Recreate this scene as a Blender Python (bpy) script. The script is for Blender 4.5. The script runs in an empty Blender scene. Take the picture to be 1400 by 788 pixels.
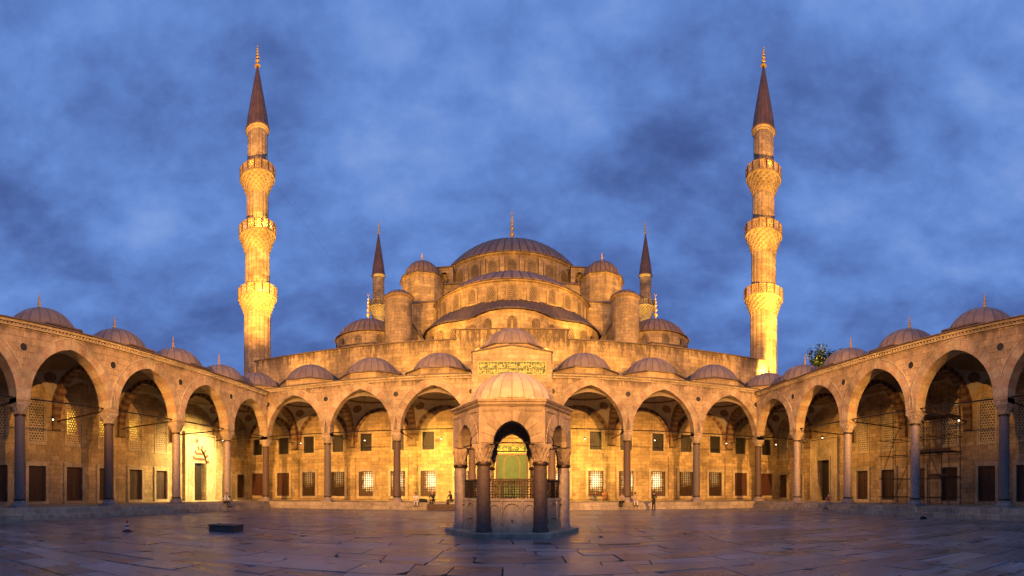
import bpy, math, random
from mathutils import Vector, Matrix
PI = math.pi
R = math.radians
random.seed(7)
SC = bpy.context.scene
COL = SC.collection
CZ = 1.7          # eye height

# ------------------------------------------------------------------ camera (the photograph is a cylindrical panorama)
cam = bpy.data.cameras.new('camera')
cam.type = 'PANO'
cam.panorama_type = 'CENTRAL_CYLINDRICAL'
cam.central_cylindrical_radius = 1.0
FP = 630.0
cam.central_cylindrical_range_u_min = -700.0 / FP
cam.central_cylindrical_range_u_max = 700.0 / FP
cam.central_cylindrical_range_v_min = -(788 - 671.5) / FP
cam.central_cylindrical_range_v_max = 671.5 / FP
cam.clip_start = 0.1
cam.clip_end = 2000
camo = bpy.data.objects.new('camera', cam)
COL.objects.link(camo)
camo.location = (0, 0, CZ)
camo.rotation_euler = (PI / 2, 0, 0)
SC.camera = camo

# ------------------------------------------------------------------ render settings
SC.view_settings.view_transform = 'Standard'
SC.view_settings.look = 'None'
SC.view_settings.exposure = 0
SC.view_settings.gamma = 1
try:
    SC.cycles.use_denoising = True
    SC.cycles.max_bounces = 5
    SC.cycles.diffuse_bounces = 3
    SC.cycles.glossy_bounces = 2
    SC.cycles.transmission_bounces = 2
    SC.cycles.sample_clamp_indirect = 4
    SC.cycles.caustics_reflective = False
    SC.cycles.caustics_refractive = False
except Exception:
    pass

# ------------------------------------------------------------------ sky: dusk cloud cover
world = bpy.data.worlds.new('World')
SC.world = world
world.use_nodes = True
wt = world.node_tree
wt.nodes.clear()


def nd(t, kind, **kw):
    n = t.nodes.new(kind)
    for k, v in kw.items():
        if k.startswith('i_'):
            key = k[2:]
            key = int(key) if key.isdigit() else key.replace('_', ' ')
            n.inputs[key].default_value = v
        else:
            setattr(n, k, v)
    return n


def ramp(t, stops, src=None, interp='LINEAR'):
    n = t.nodes.new('ShaderNodeValToRGB')
    n.color_ramp.interpolation = interp
    e = n.color_ramp.elements
    while len(e) < len(stops):
        e.new(0.5)
    for k, (p, c) in enumerate(stops):
        e[k].position = p
        if not isinstance(c, (tuple, list)):
            c = (c, c, c)
        e[k].color = (c[0], c[1], c[2], 1)
    if src is not None:
        t.links.new(src, n.inputs[0])
    return n


def mixc(t, fac, a, b, mode='MIX'):
    n = t.nodes.new('ShaderNodeMix')
    n.data_type = 'RGBA'
    n.blend_type = mode
    n.clamp_factor = True
    for sock, v in ((n.inputs[0], fac), (n.inputs[6], a), (n.inputs[7], b)):
        if isinstance(v, bpy.types.NodeSocket):
            t.links.new(v, sock)
        elif isinstance(v, (tuple, list)):
            sock.default_value = (v[0], v[1], v[2], 1)
        else:
            sock.default_value = v
    return n.outputs[2]


def math_(t, op, a, b=None, c=None, clamp=False):
    n = t.nodes.new('ShaderNodeMath')
    n.operation = op
    n.use_clamp = clamp
    for k, v in enumerate((a, b, c)):
        if v is None:
            continue
        if isinstance(v, bpy.types.NodeSocket):
            t.links.new(v, n.inputs[k])
        else:
            n.inputs[k].default_value = v
    return n.outputs[0]


def s2l(r, g, b):
    f = lambda c: (c / 255 / 12.92) if c / 255 <= 0.04045 else ((c / 255 + 0.055) / 1.055) ** 2.4
    return (f(r), f(g), f(b))


def build_sky():
    t = wt
    tc = nd(t, 'ShaderNodeTexCoord')
    sep = nd(t, 'ShaderNodeSeparateXYZ')
    t.links.new(tc.outputs['Generated'], sep.inputs[0])
    zc = math_(t, 'MAXIMUM', sep.outputs[2], 0.0)
    cv = nd(t, 'ShaderNodeCombineXYZ')
    t.links.new(math_(t, 'ADD', sep.outputs[0], 3.1), cv.inputs[0]); t.links.new(sep.outputs[1], cv.inputs[1])
    t.links.new(math_(t, 'MULTIPLY', zc, 1.9), cv.inputs[2])
    big = nd(t, 'ShaderNodeTexNoise', i_Scale=2.3, i_Detail=6.0, i_Roughness=0.55, i_Distortion=0.0)
    fine = nd(t, 'ShaderNodeTexNoise', i_Scale=7.0, i_Detail=8.0, i_Roughness=0.6, i_Distortion=0.12)
    t.links.new(cv.outputs[0], big.inputs['Vector']); t.links.new(cv.outputs[0], fine.inputs['Vector'])
    s = math_(t, 'ADD', math_(t, 'MULTIPLY', big.outputs[0], 0.66), math_(t, 'MULTIPLY', fine.outputs[0], 0.34))
    # clouds grow thicker and darker towards the horizon
    h = ramp(t, [(0.0, 0.0), (0.22, 0.33), (0.5, 0.72), (0.85, 1.0)], sep.outputs[2])
    s2 = math_(t, 'ADD', s, math_(t, 'MULTIPLY', h.outputs[0], 0.13))
    col = ramp(t, [(0.42, s2l(66, 89, 148)), (0.50, s2l(80, 108, 172)), (0.565, s2l(92, 126, 194)), (0.63, s2l(104, 141, 211)), (0.74, s2l(130, 162, 224))], s2)
    bg = nd(t, 'ShaderNodeBackground', i_Strength=1.0)
    t.links.new(col.outputs[0], bg.inputs[0])
    out = nd(t, 'ShaderNodeOutputWorld')
    t.links.new(bg.outputs[0], out.inputs[0])


build_sky()

# ------------------------------------------------------------------ lamps of the place, and added spots (no sun: it has set)
LK = 1.0          # overall strength of the floodlights
WARM = (1.0, 0.45, 0.07)
WARM2 = (1.0, 0.57, 0.09)
PINK = (1.0, 0.44, 0.10)


def spot(name, loc, target, energy, color, size, blend=0.6, radius=0.25):
    l = bpy.data.lights.new(name, 'SPOT')
    l.energy = energy * LK; l.color = color; l.spot_size = R(size); l.spot_blend = blend; l.shadow_soft_size = radius
    o = bpy.data.objects.new(name, l)
    COL.objects.link(o)
    o.location = loc
    d = Vector(target) - Vector(loc)
    o.rotation_euler = d.to_track_quat('-Z', 'Y').to_euler()
    return o


def point(name, loc, energy, color, radius=0.1):
    l = bpy.data.lights.new(name, 'POINT')
    l.energy = energy; l.color = color; l.shadow_soft_size = radius
    o = bpy.data.objects.new(name, l)
    COL.objects.link(o)
    o.location = loc
    return o


#LIGHTS
# floodlights with a visor plate added under each lamp, unseen, to cut the lower beam
VIS = []


def cutoff_flood(loc, target, energy, color, size, slope, blend=0.7):
    spot('court_spot', loc, target, energy, color, size, blend, 0.09)
    VIS.append((loc, math.atan2(target[1] - loc[1], target[0] - loc[0]), slope))


for x in (-14, 14):
    cutoff_flood((x, -6, 13), (x * 0.9, 41, 8.5), 150000, PINK, 56, 0.33)
cutoff_flood((26, -2, 13.2), (-25, 24, 13.0), 125000, PINK, 60, 0.14)
cutoff_flood((-26, -2, 13.2), (25, 28, 13.0), 115000, PINK, 52, 0.10)
for sx in (-1, 1):
    cutoff_flood((sx * 22, -4, 13.4), (sx * 4, 60, 29), 120000, WARM, 36, 0.1)
# two spots added in front of the fountain, without fixtures, to warm it
spot('court_spot', (-6, -3, 10), (0, 18.8, 4.4), 38000, PINK, 23, 0.8, 0.3)
spot('court_spot', (7, -3, 10), (0, 18.8, 4.5), 22000, PINK, 22, 0.8, 0.3)
# inside portico and arcades: spots added per bay to tune the rear walls
for x, e in ((-28.05, 800), (-21.05, 1350), (-14.06, 2000), (-7.08, 6300), (0, 3000), (7.08, 3300), (14.06, 1700), (21.05, 1250), (28.05, 800)):
    spot('portico_spot', (x + (0.9 if x < 0 else -0.9), 42.3, 6.9), (x, 48.6, 3.6), e, WARM2 if abs(x) < 8 else WARM, 105, 0.7, 0.2)
for sx, bays in ((-1, ((38, 11500), (31, 1000), (24, 330), (17, 130))), (1, ((38, 1400), (31, 1000), (24, 90), (17, 10)))):
    for y, e in bays:
        spot('portico_spot', (sx * 25.4, y + 0.8, 6.9), (sx * 31.3, y, 3.8), e, (1.0, 0.66, 0.22) if e > 3000 else WARM, 110, 0.7, 0.2)
# roof floodlights for the prayer hall
for x, y, z, tx, ty, tz, e in ((-24, 44.5, 13.9, -14, 60, 24, 2600), (24, 44.5, 13.9, 14, 60, 24, 2600), (-10.6, 44, 14.2, -6, 58, 26, 1300), (10.6, 44, 14.2, 6, 58, 26, 1300),
                               (-3.6, 42.8, 14.9, -1, 60, 28, 900), (3.6, 42.8, 14.9, 1, 60, 28, 900)):
    spot('roof_floodlight', (x, y, z), (tx, ty, tz), e, WARM, 110, 0.6, 0.3)
for sx in (-1, 1):
    spot('roof_floodlight', (sx * 29.5, 50.5, 18.9), (sx * 12, 66, 35), 26000, WARM, 46, 0.6, 0.3)
    spot('roof_floodlight', (sx * 9, 50.6, 19.4), (sx * 4, 72, 38), 3000, WARM, 80, 0.6, 0.3)
# minaret floodlights
MI = {-1: (53.5 * math.tan(-0.5524), 53.5), 1: (53.5 * math.tan(0.546), 53.5)}
spot('minaret_floodlight', (-22, 26.0, 13.4), (MI[-1][0], 53.5, 42), 240000, WARM, 62, 0.5, 0.3)
spot('minaret_floodlight', (-24.0, 51.0, 18.6), (MI[-1][0], 53.5, 40), 26000, WARM2, 60, 0.5, 0.3)
spot('minaret_floodlight', (29.5, 47.3, 13.6), (MI[1][0], 53.5, 22), 40000, WARM2, 60, 0.5, 0.3)
spot('minaret_floodlight', (22, 26.0, 13.4), (MI[1][0], 53.5, 42), 190000, WARM, 62, 0.5, 0.3)
spot('minaret_floodlight', (37, 44.0, 13.9), (MI[1][0], 53.5, 38), 36000, WARM2, 56, 0.5, 0.3)
for sx in (-1, 1):
    spot('minaret_floodlight', (sx * 27.5, 99, 19), (sx * 32, 107, 50), 110000, WARM2, 50, 0.5, 0.3)
for dz, e in ((28.2, 900), (36.8, 1200)):
    point('balcony_lamp', (MI[-1][0] + 1.55, 52.0, dz), e, WARM2, 0.12)
for sx, lv in ((-1, (28.2, 36.9, 44.8)), (1, (28.0, 36.8, 44.6))):
    for dz in lv:
        point('balcony_lamp', (MI[sx][0] - sx * 0.5, 51.45, dz), 240, WARM, 0.12)
#ENDLIGHTS


# ------------------------------------------------------------------ materials
def new_mat(name):
    m = bpy.data.materials.new(name)
    m.use_nodes = True
    t = m.node_tree
    b = next(n for n in t.nodes if n.type == 'BSDF_PRINCIPLED')
    return m, t, b


def stone(name, c1, c2, mode='wall', bw=0.85, rh=0.38, rad=1.0, rough=0.75, mortar=(0.10, 0.08, 0.06), stain=0.35, top=None, joints=True, bump=0.25):
    c1 = (c1[0], c1[1] * 0.93, c1[2] * 0.72); c2 = (c2[0], c2[1] * 0.93, c2[2] * 0.72)
    m, t, b = new_mat(name)
    geo = nd(t, 'ShaderNodeNewGeometry')
    if mode == 'cyl':
        tc = nd(t, 'ShaderNodeTexCoord')
        sp = nd(t, 'ShaderNodeSeparateXYZ'); t.links.new(tc.outputs['Object'], sp.inputs[0])
        u = math_(t, 'MULTIPLY', math_(t, 'ARCTAN2', sp.outputs[1], sp.outputs[0]), rad)
        z = sp.outputs[2]
    else:
        sp = nd(t, 'ShaderNodeSeparateXYZ'); t.links.new(geo.outputs['Position'], sp.inputs[0])
        sn = nd(t, 'ShaderNodeSeparateXYZ'); t.links.new(geo.outputs['True Normal'], sn.inputs[0])
        g = math_(t, 'GREATER_THAN', math_(t, 'ABSOLUTE', sn.outputs[0]), math_(t, 'ABSOLUTE', sn.outputs[1]))
        u = math_(t, 'ADD', math_(t, 'MULTIPLY', g, sp.outputs[1]), math_(t, 'MULTIPLY', math_(t, 'SUBTRACT', 1.0, g), sp.outputs[0]))
        z = sp.outputs[2]
    cv = nd(t, 'ShaderNodeCombineXYZ'); t.links.new(u, cv.inputs[0]); t.links.new(z, cv.inputs[1])
    pos = nd(t, 'ShaderNodeMapping'); t.links.new(geo.outputs['Position'], pos.inputs[0])
    n1 = nd(t, 'ShaderNodeTexNoise', i_Scale=0.35, i_Detail=5.0, i_Roughness=0.65); t.links.new(geo.outputs['Position'], n1.inputs['Vector'])
    n2 = nd(t, 'ShaderNodeTexNoise', i_Scale=4.0, i_Detail=6.0, i_Roughness=0.7); t.links.new(geo.outputs['Position'], n2.inputs['Vector'])
    if joints:
        br = nd(t, 'ShaderNodeTexBrick', i_Scale=1.0)
        br.offset = 0.5; br.squash = 1.0
        br.inputs['Brick Width'].default_value = bw
        br.inputs['Row Height'].default_value = rh
        br.inputs['Mortar Size'].default_value = 0.016
        br.inputs['Mortar Smooth'].default_value = 0.3
        br.inputs['Bias'].default_value = -0.1
        br.inputs['Color1'].default_value = (*[min(1, 1.12 * x) for x in c1], 1)
        br.inputs['Color2'].default_value = (*[0.88 * x for x in c2], 1)
        br.inputs['Mortar'].default_value = (*[0.42 * x for x in c1], 1)
        t.links.new(cv.outputs[0], br.inputs['Vector'])
        base = br.outputs['Color']
    else:
        oi = nd(t, 'ShaderNodeObjectInfo')
        base = mixc(t, oi.outputs['Random'], c1, c2)
    r1 = ramp(t, [(0.32, 0.5), (0.50, 0.95), (0.68, 1.22)], n1.outputs[0])
    c = mixc(t, 1.0, base, r1.outputs[0], 'MULTIPLY')
    r2 = ramp(t, [(0.3, 0.68), (0.6, 1.08)], n2.outputs[0])
    c = mixc(t, 1.0, c, r2.outputs[0], 'MULTIPLY')
    # runs of grime down the wall
    sv = nd(t, 'ShaderNodeCombineXYZ'); t.links.new(math_(t, 'MULTIPLY', u, 1.6), sv.inputs[0]); t.links.new(math_(t, 'MULTIPLY', z, 0.22), sv.inputs[1])
    n3 = nd(t, 'ShaderNodeTexNoise', i_Scale=1.0, i_Detail=5.0, i_Roughness=0.7); t.links.new(sv.outputs[0], n3.inputs['Vector'])
    r3 = ramp(t, [(0.47, 0.0), (0.63, 1.0)], n3.outputs[0])
    fac = math_(t, 'MULTIPLY', r3.outputs[0], stain)
    c = mixc(t, fac, c, (c1[0] * 0.25, c1[1] * 0.22, c1[2] * 0.2))
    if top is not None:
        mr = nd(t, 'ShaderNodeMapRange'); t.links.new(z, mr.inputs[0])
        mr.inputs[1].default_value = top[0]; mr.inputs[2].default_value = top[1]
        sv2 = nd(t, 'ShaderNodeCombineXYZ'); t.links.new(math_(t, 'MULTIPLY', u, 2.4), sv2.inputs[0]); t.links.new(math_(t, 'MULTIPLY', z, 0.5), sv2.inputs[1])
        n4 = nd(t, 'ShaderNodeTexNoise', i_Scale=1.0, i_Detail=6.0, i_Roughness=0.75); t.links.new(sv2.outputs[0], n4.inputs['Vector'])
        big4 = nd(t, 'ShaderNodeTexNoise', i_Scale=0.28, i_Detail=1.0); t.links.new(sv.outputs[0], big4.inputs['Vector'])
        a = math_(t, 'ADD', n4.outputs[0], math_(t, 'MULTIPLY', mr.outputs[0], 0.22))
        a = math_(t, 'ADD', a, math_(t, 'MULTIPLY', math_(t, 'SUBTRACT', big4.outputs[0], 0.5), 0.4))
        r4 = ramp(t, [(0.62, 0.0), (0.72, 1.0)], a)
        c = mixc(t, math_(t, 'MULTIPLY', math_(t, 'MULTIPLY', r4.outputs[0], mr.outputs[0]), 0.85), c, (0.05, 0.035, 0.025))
    t.links.new(c, b.inputs['Base Color'])
    b.inputs['Roughness'].default_value = rough
    bp = nd(t, 'ShaderNodeBump'); bp.inputs['Strength'].default_value = bump; bp.inputs['Distance'].default_value = 0.03
    hh = n2.outputs[0]
    if joints:
        hh = math_(t, 'SUBTRACT', math_(t, 'MULTIPLY', n2.outputs[0], 0.6), br.outputs['Fac'])
    t.links.new(hh, bp.inputs['Height'])
    t.links.new(bp.outputs[0], b.inputs['Normal'])
    return m


def plain(name, c, rough=0.6, metal=0.0, var=0.2, scale=3.0, spec=None):
    m, t, b = new_mat(name)
    tc = nd(t, 'ShaderNodeNewGeometry')
    n = nd(t, 'ShaderNodeTexNoise', i_Scale=scale, i_Detail=5.0, i_Roughness=0.65); t.links.new(tc.outputs['Position'], n.inputs['Vector'])
    r = ramp(t, [(0.3, 1 - var), (0.7, 1 + var)], n.outputs[0])
    t.links.new(mixc(t, 1.0, c, r.outputs[0], 'MULTIPLY'), b.inputs['Base Color'])
    b.inputs['Roughness'].default_value = rough
    b.inputs['Metallic'].default_value = metal
    bp = nd(t, 'ShaderNodeBump'); bp.inputs['Strength'].default_value = 0.15; bp.inputs['Distance'].default_value = 0.02
    t.links.new(n.outputs[0], bp.inputs['Height']); t.links.new(bp.outputs[0], b.inputs['Normal'])
    return m


def lead(name, c, ribs=24, seam_shade=0.5):
    m, t, b = new_mat(name)
    geo = nd(t, 'ShaderNodeNewGeometry')
    tc = nd(t, 'ShaderNodeTexCoord')
    sp = nd(t, 'ShaderNodeSeparateXYZ'); t.links.new(tc.outputs['Object'], sp.inputs[0])
    a = math_(t, 'MULTIPLY', math_(t, 'ARCTAN2', sp.outputs[1], sp.outputs[0]), ribs / 2 / PI)
    cell = math_(t, 'FLOOR', a)
    cvv = nd(t, 'ShaderNodeCombineXYZ'); t.links.new(cell, cvv.inputs[0]); t.links.new(math_(t, 'FLOOR', math_(t, 'MULTIPLY', sp.outputs[2], 0.9)), cvv.inputs[1])
    wn = nd(t, 'ShaderNodeTexWhiteNoise'); t.links.new(cvv.outputs[0], wn.inputs[0])
    n = nd(t, 'ShaderNodeTexNoise', i_Scale=1.3, i_Detail=6.0, i_Roughness=0.7); t.links.new(geo.outputs['Position'], n.inputs['Vector'])
    v = math_(t, 'ADD', math_(t, 'MULTIPLY', wn.outputs[0], 0.3), math_(t, 'MULTIPLY', n.outputs[0], 0.9))
    r = ramp(t, [(0.25, 0.6), (0.9, 1.35)], v)
    # shadow line along each seam, darkened into the colour
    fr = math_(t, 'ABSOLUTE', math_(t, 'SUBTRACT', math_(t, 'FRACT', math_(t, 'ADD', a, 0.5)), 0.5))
    sm = ramp(t, [(0.03, seam_shade), (0.14 if seam_shade < 0.4 else 0.08, 1.0)], fr)
    cc = mixc(t, 1.0, c, r.outputs[0], 'MULTIPLY')
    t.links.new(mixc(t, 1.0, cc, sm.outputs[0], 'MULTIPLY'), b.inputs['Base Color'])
    b.inputs['Roughness'].default_value = 0.68
    b.inputs['Metallic'].default_value = 0.0
    return m


def glow(name, c, strength, soft=True, cx=0.15, cz=1.7):
    """pane of a lit window: the lamps in the hall show as a soft bright patch, darker at the edges"""
    m, t, b = new_mat(name)
    b.inputs['Base Color'].default_value = (0.03, 0.02, 0.01, 1)
    b.inputs['Roughness'].default_value = 0.2
    b.inputs['Emission Strength'].default_value = strength
    if not soft:
        b.inputs['Emission Color'].default_value = (*c, 1)
        return m
    tc = nd(t, 'ShaderNodeTexCoord')
    sp = nd(t, 'ShaderNodeSeparateXYZ'); t.links.new(tc.outputs['Object'], sp.inputs[0])
    oi = nd(t, 'ShaderNodeObjectInfo')
    dx = math_(t, 'DIVIDE', math_(t, 'ADD', sp.outputs[0], math_(t, 'MULTIPLY', math_(t, 'SUBTRACT', oi.outputs['Random'], 0.5), 0.7)), 0.75)
    dz = math_(t, 'DIVIDE', math_(t, 'SUBTRACT', sp.outputs[2], cz), 1.15)
    d = math_(t, 'POWER', math_(t, 'ADD', math_(t, 'POWER', math_(t, 'ABSOLUTE', dx), 4.0), math_(t, 'POWER', math_(t, 'ABSOLUTE', dz), 4.0)), 0.25)
    n = nd(t, 'ShaderNodeTexNoise', i_Scale=2.6, i_Detail=3.0); t.links.new(tc.outputs['Object'], n.inputs['Vector'])
    d = math_(t, 'ADD', d, math_(t, 'MULTIPLY', math_(t, 'SUBTRACT', n.outputs[0], 0.5), 1.1))
    r = ramp(t, [(0.35, (1, 1, 1)), (0.75, (0.5, 0.36, 0.2)), (1.0, (0.10, 0.04, 0.015))], d)
    t.links.new(mixc(t, 1.0, c, r.outputs[0], 'MULTIPLY'), b.inputs['Emission Color'])
    return m


def floor_mat():
    m, t, b = new_mat('pavement_marble')
    geo = nd(t, 'ShaderNodeNewGeometry')
    oi = nd(t, 'ShaderNodeObjectInfo')
    rnd = math_(t, 'FRACT', math_(t, 'ADD', oi.outputs['Random'], geo.outputs['Random Per Island']))
    mp = nd(t, 'ShaderNodeMapping'); t.links.new(geo.outputs['Position'], mp.inputs[0])
    off = nd(t, 'ShaderNodeCombineXYZ'); t.links.new(math_(t, 'MULTIPLY', rnd, 40.0), off.inputs[2])
    va = nd(t, 'ShaderNodeVectorMath', operation='ADD'); t.links.new(geo.outputs['Position'], va.inputs[0]); t.links.new(off.outputs[0], va.inputs[1])
    mp2 = nd(t, 'ShaderNodeMapping'); mp2.inputs['Scale'].default_value = (0.5, 2.2, 1.0); t.links.new(va.outputs[0], mp2.inputs[0])
    n1 = nd(t, 'ShaderNodeTexNoise', i_Scale=1.0, i_Detail=7.0, i_Roughness=0.65, i_Distortion=1.2); t.links.new(mp2.outputs[0], n1.inputs['Vector'])
    n2 = nd(t, 'ShaderNodeTexNoise', i_Scale=9.0, i_Detail=6.0, i_Roughness=0.7); t.links.new(geo.outputs['Position'], n2.inputs['Vector'])
    n3 = nd(t, 'ShaderNodeTexNoise', i_Scale=0.25, i_Detail=3.0); t.links.new(geo.outputs['Position'], n3.inputs['Vector'])
    c = ramp(t, [(0.28, (0.09, 0.08, 0.08)), (0.45, (0.19, 0.175, 0.17)), (0.6, (0.26, 0.24, 0.235)), (0.75, (0.38, 0.355, 0.34))], n1.outputs[0])
    tone = ramp(t, [(0.0, 0.6), (0.5, 0.92), (1.0, 1.3)], rnd)
    cc = mixc(t, 1.0, c.outputs[0], tone.outputs[0], 'MULTIPLY')
    r2 = ramp(t, [(0.35, 0.8), (0.6, 1.05)], n2.outputs[0])
    cc = mixc(t, 1.0, cc, r2.outputs[0], 'MULTIPLY')
    r3 = ramp(t, [(0.35, 0.72), (0.6, 1.08)], n3.outputs[0])
    cc = mixc(t, 1.0, cc, r3.outputs[0], 'MULTIPLY')
    t.links.new(cc, b.inputs['Base Color'])
    rr = ramp(t, [(0.3, 0.21), (0.7, 0.46)], n1.outputs[0])
    t.links.new(rr.outputs[0], b.inputs['Roughness'])
    bp = nd(t, 'ShaderNodeBump'); bp.inputs['Strength'].default_value = 0.3; bp.inputs['Distance'].default_value = 0.015
    t.links.new(math_(t, 'ADD', math_(t, 'MULTIPLY', n2.outputs[0], 0.4), n1.outputs[0]), bp.inputs['Height'])
    t.links.new(bp.outputs[0], b.inputs['Normal'])
    return m


C1, C2 = (0.43, 0.35, 0.245), (0.32, 0.255, 0.175)
M = {}
M['ashlar'] = stone('ashlar', C1, C2, stain=0.3)
M['front'] = stone('front_ashlar', (0.45, 0.37, 0.28), (0.39, 0.315, 0.235), stain=0.25, top=(10.7, 11.75), rh=0.42, bw=1.0)
M['gable'] = stone('gable_ashlar', (0.45, 0.37, 0.28), (0.41, 0.335, 0.25), stain=0.1, rh=0.42, bw=1.0)
M['front_b'] = stone('portico_ashlar', (0.45, 0.37, 0.28), (0.39, 0.315, 0.235), stain=0.25, top=(10.8, 11.9), rh=0.42, bw=1.0)
M['hallwall'] = stone('hall_ashlar', (0.41, 0.34, 0.24), (0.31, 0.25, 0.175), stain=0.5, top=(15.3, 17.9), rh=0.42, bw=1.0)
M['hall'] = stone('upper_ashlar', (0.41, 0.335, 0.235), (0.29, 0.235, 0.165), stain=0.5, rh=0.42, bw=0.9)
M['drumstone'] = stone('drum_ashlar', (0.41, 0.335, 0.235), (0.31, 0.25, 0.175), mode='cyl', rad=10, stain=0.5)
M['towerstone'] = stone('tower_ashlar', (0.41, 0.335, 0.235), (0.31, 0.25, 0.175), mode='cyl', rad=1.9, stain=0.45)
M['minaret'] = stone('minaret_ashlar', (0.44, 0.36, 0.26), (0.34, 0.275, 0.19), mode='cyl', rad=1.8, stain=0.3, bw=1.0, rh=0.5)
M['marble'] = stone('weathered_marble', (0.50, 0.46, 0.41), (0.40, 0.36, 0.32), joints=False, stain=0.4)
M['fmarble'] = stone('fountain_marble', (0.47, 0.39, 0.31), (0.37, 0.305, 0.245), joints=False, stain=0.55, bump=0.35)
M['vous_l'] = stone('pale_arch_stone', (0.50, 0.44, 0.36), (0.42, 0.37, 0.30), joints=False, stain=0.2)
M['vous_p'] = stone('pink_arch_stone', (0.44, 0.34, 0.27), (0.36, 0.28, 0.225), joints=False, stain=0.2)
M['vous_d'] = stone('dark_red_arch_stone', (0.15, 0.075, 0.05), (0.10, 0.05, 0.035), joints=False, stain=0.2)
M['vous_f'] = stone('fountain_arch_stone', (0.50, 0.42, 0.335), (0.42, 0.35, 0.28), joints=False, stain=0.3)
M['rib_l'] = stone('tan_arch_stone', (0.24, 0.175, 0.115), (0.19, 0.135, 0.09), joints=False, stain=0.3)
M['granite'] = plain('grey_granite', (0.15, 0.128, 0.115), 0.7, 0, 0.3, 10)
M['redgranite'] = plain('brown_red_granite', (0.115, 0.078, 0.06), 0.7, 0, 0.3, 10)
M['browngranite'] = plain('dark_brown_granite', (0.085, 0.06, 0.048), 0.7, 0, 0.35, 9)
M['pinkmarble'] = plain('pale_veined_marble', (0.31, 0.26, 0.225), 0.5, 0, 0.3, 5)
M['plaster'] = plain('vault_plaster', (0.36, 0.32, 0.25), 0.85, 0, 0.2, 1.2)
M['paint'] = plain('painted_roundel', (0.13, 0.07, 0.05), 0.8)
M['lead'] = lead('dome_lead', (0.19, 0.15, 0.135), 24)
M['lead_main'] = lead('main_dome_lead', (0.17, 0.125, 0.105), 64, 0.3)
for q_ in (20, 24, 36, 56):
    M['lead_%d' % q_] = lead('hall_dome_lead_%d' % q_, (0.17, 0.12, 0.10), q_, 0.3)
M['leadflat'] = plain('roof_lead', (0.12, 0.095, 0.085), 0.55, 0.2, 0.3, 1.5)
M['leaddark'] = plain('darkened_lead', (0.065, 0.05, 0.052), 0.6, 0.1, 0.35, 1.5)  # roof lead darkened to offset the floodlight falling on the lower roof
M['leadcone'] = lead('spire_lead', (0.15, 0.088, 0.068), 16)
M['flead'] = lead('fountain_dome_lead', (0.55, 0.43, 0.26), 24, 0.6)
M['gold'] = plain('gilded_finial', (0.80, 0.52, 0.14), 0.35, 0.4, 0.1)
M['iron'] = plain('dark_iron', (0.03, 0.024, 0.02), 0.5, 0.5, 0.2)
M['bronze'] = plain('dark_bronze', (0.06, 0.04, 0.025), 0.45, 0.6, 0.3)
M['wood'] = plain('dark_wood', (0.045, 0.02, 0.012), 0.55, 0, 0.35, 6)
M['woodred'] = plain('red_brown_shutter', (0.07, 0.025, 0.015), 0.55, 0, 0.3, 6)
M['green'] = plain('green_door_cloth', (0.045, 0.10, 0.04), 0.6, 0, 0.15, 2)
M['greenframe'] = plain('door_frame_wood', (0.14, 0.07, 0.03), 0.5)
M['gilt'] = plain('gilt_panel', (0.42, 0.46, 0.11), 0.5, 0.0, 0.1)
M['goldletter'] = plain('pale_gold_lettering', (0.50, 0.50, 0.16), 0.5, 0.0, 0.1)
M['script'] = plain('dark_green_panel', (0.05, 0.09, 0.035), 0.6)
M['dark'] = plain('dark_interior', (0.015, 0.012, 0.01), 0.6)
M['glass'] = plain('dark_glass', (0.02, 0.018, 0.018), 0.45, 0, 0.1)
M['lit3'] = glow('bright_lit_pane', (1.0, 0.72, 0.38), 2.4)
M['lit2'] = glow('dim_lit_pane', (1.0, 0.50, 0.16), 0.5, cz=2.1)
M['lity'] = glow('yellow_lit_pane', (1.0, 0.58, 0.06), 2.2, cz=1.9)
M['lattice'] = stone('plaster_lattice', (0.50, 0.46, 0.40), (0.45, 0.41, 0.36), joints=False, stain=0.15)
M['balc'] = stone('balcony_stone', (0.38, 0.31, 0.22), (0.33, 0.27, 0.19), joints=False, stain=0.35)
M['hall_trim'] = stone('hall_trim', (0.36, 0.30, 0.21), (0.30, 0.25, 0.175), joints=False, stain=0.4)
M['hall_lattice'] = stone('hall_lattice', (0.26, 0.21, 0.15), (0.22, 0.18, 0.13), joints=False, stain=0.3)
M['floor'] = floor_mat()
M['joint'] = plain('joint_earth', (0.07, 0.06, 0.052), 0.9)
M['bulb'] = glow('lamp_bulb', (1.0, 0.85, 0.6), 8.0, False)
M['skin'] = plain('skin', (0.45, 0.27, 0.19), 0.6, 0, 0.05)
M['black'] = plain('black_cloth', (0.012, 0.012, 0.015), 0.8)
M['white'] = plain('white_cloth', (0.70, 0.66, 0.62), 0.8)
M['beige'] = plain('beige_cloth', (0.42, 0.33, 0.24), 0.8)
M['navy'] = plain('blue_denim', (0.13, 0.16, 0.24), 0.8)
M['rust'] = plain('rust_cloth', (0.28, 0.12, 0.05), 0.8)
M['hair'] = plain('dark_hair', (0.02, 0.014, 0.01), 0.6)
M['fair'] = plain('fair_hair', (0.45, 0.26, 0.08), 0.6)
M['orange'] = plain('cone_red', (0.45, 0.05, 0.02), 0.5)
M['rubber'] = plain('black_rubber', (0.02, 0.02, 0.02), 0.7)
M['hatch'] = plain('dark_slate_hatch', (0.10, 0.07, 0.055), 0.9)
M['bark'] = plain('bark', (0.06, 0.045, 0.03), 0.9)
M['leaf'] = plain('leaf', (0.045, 0.065, 0.022), 0.7, 0, 0.45, 1.5)
M['leafdark'] = plain('dark_leaf', (0.03, 0.045, 0.018), 0.7, 0, 0.4, 1.5)  # darker leaf tone, mixed in at random per clump


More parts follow.
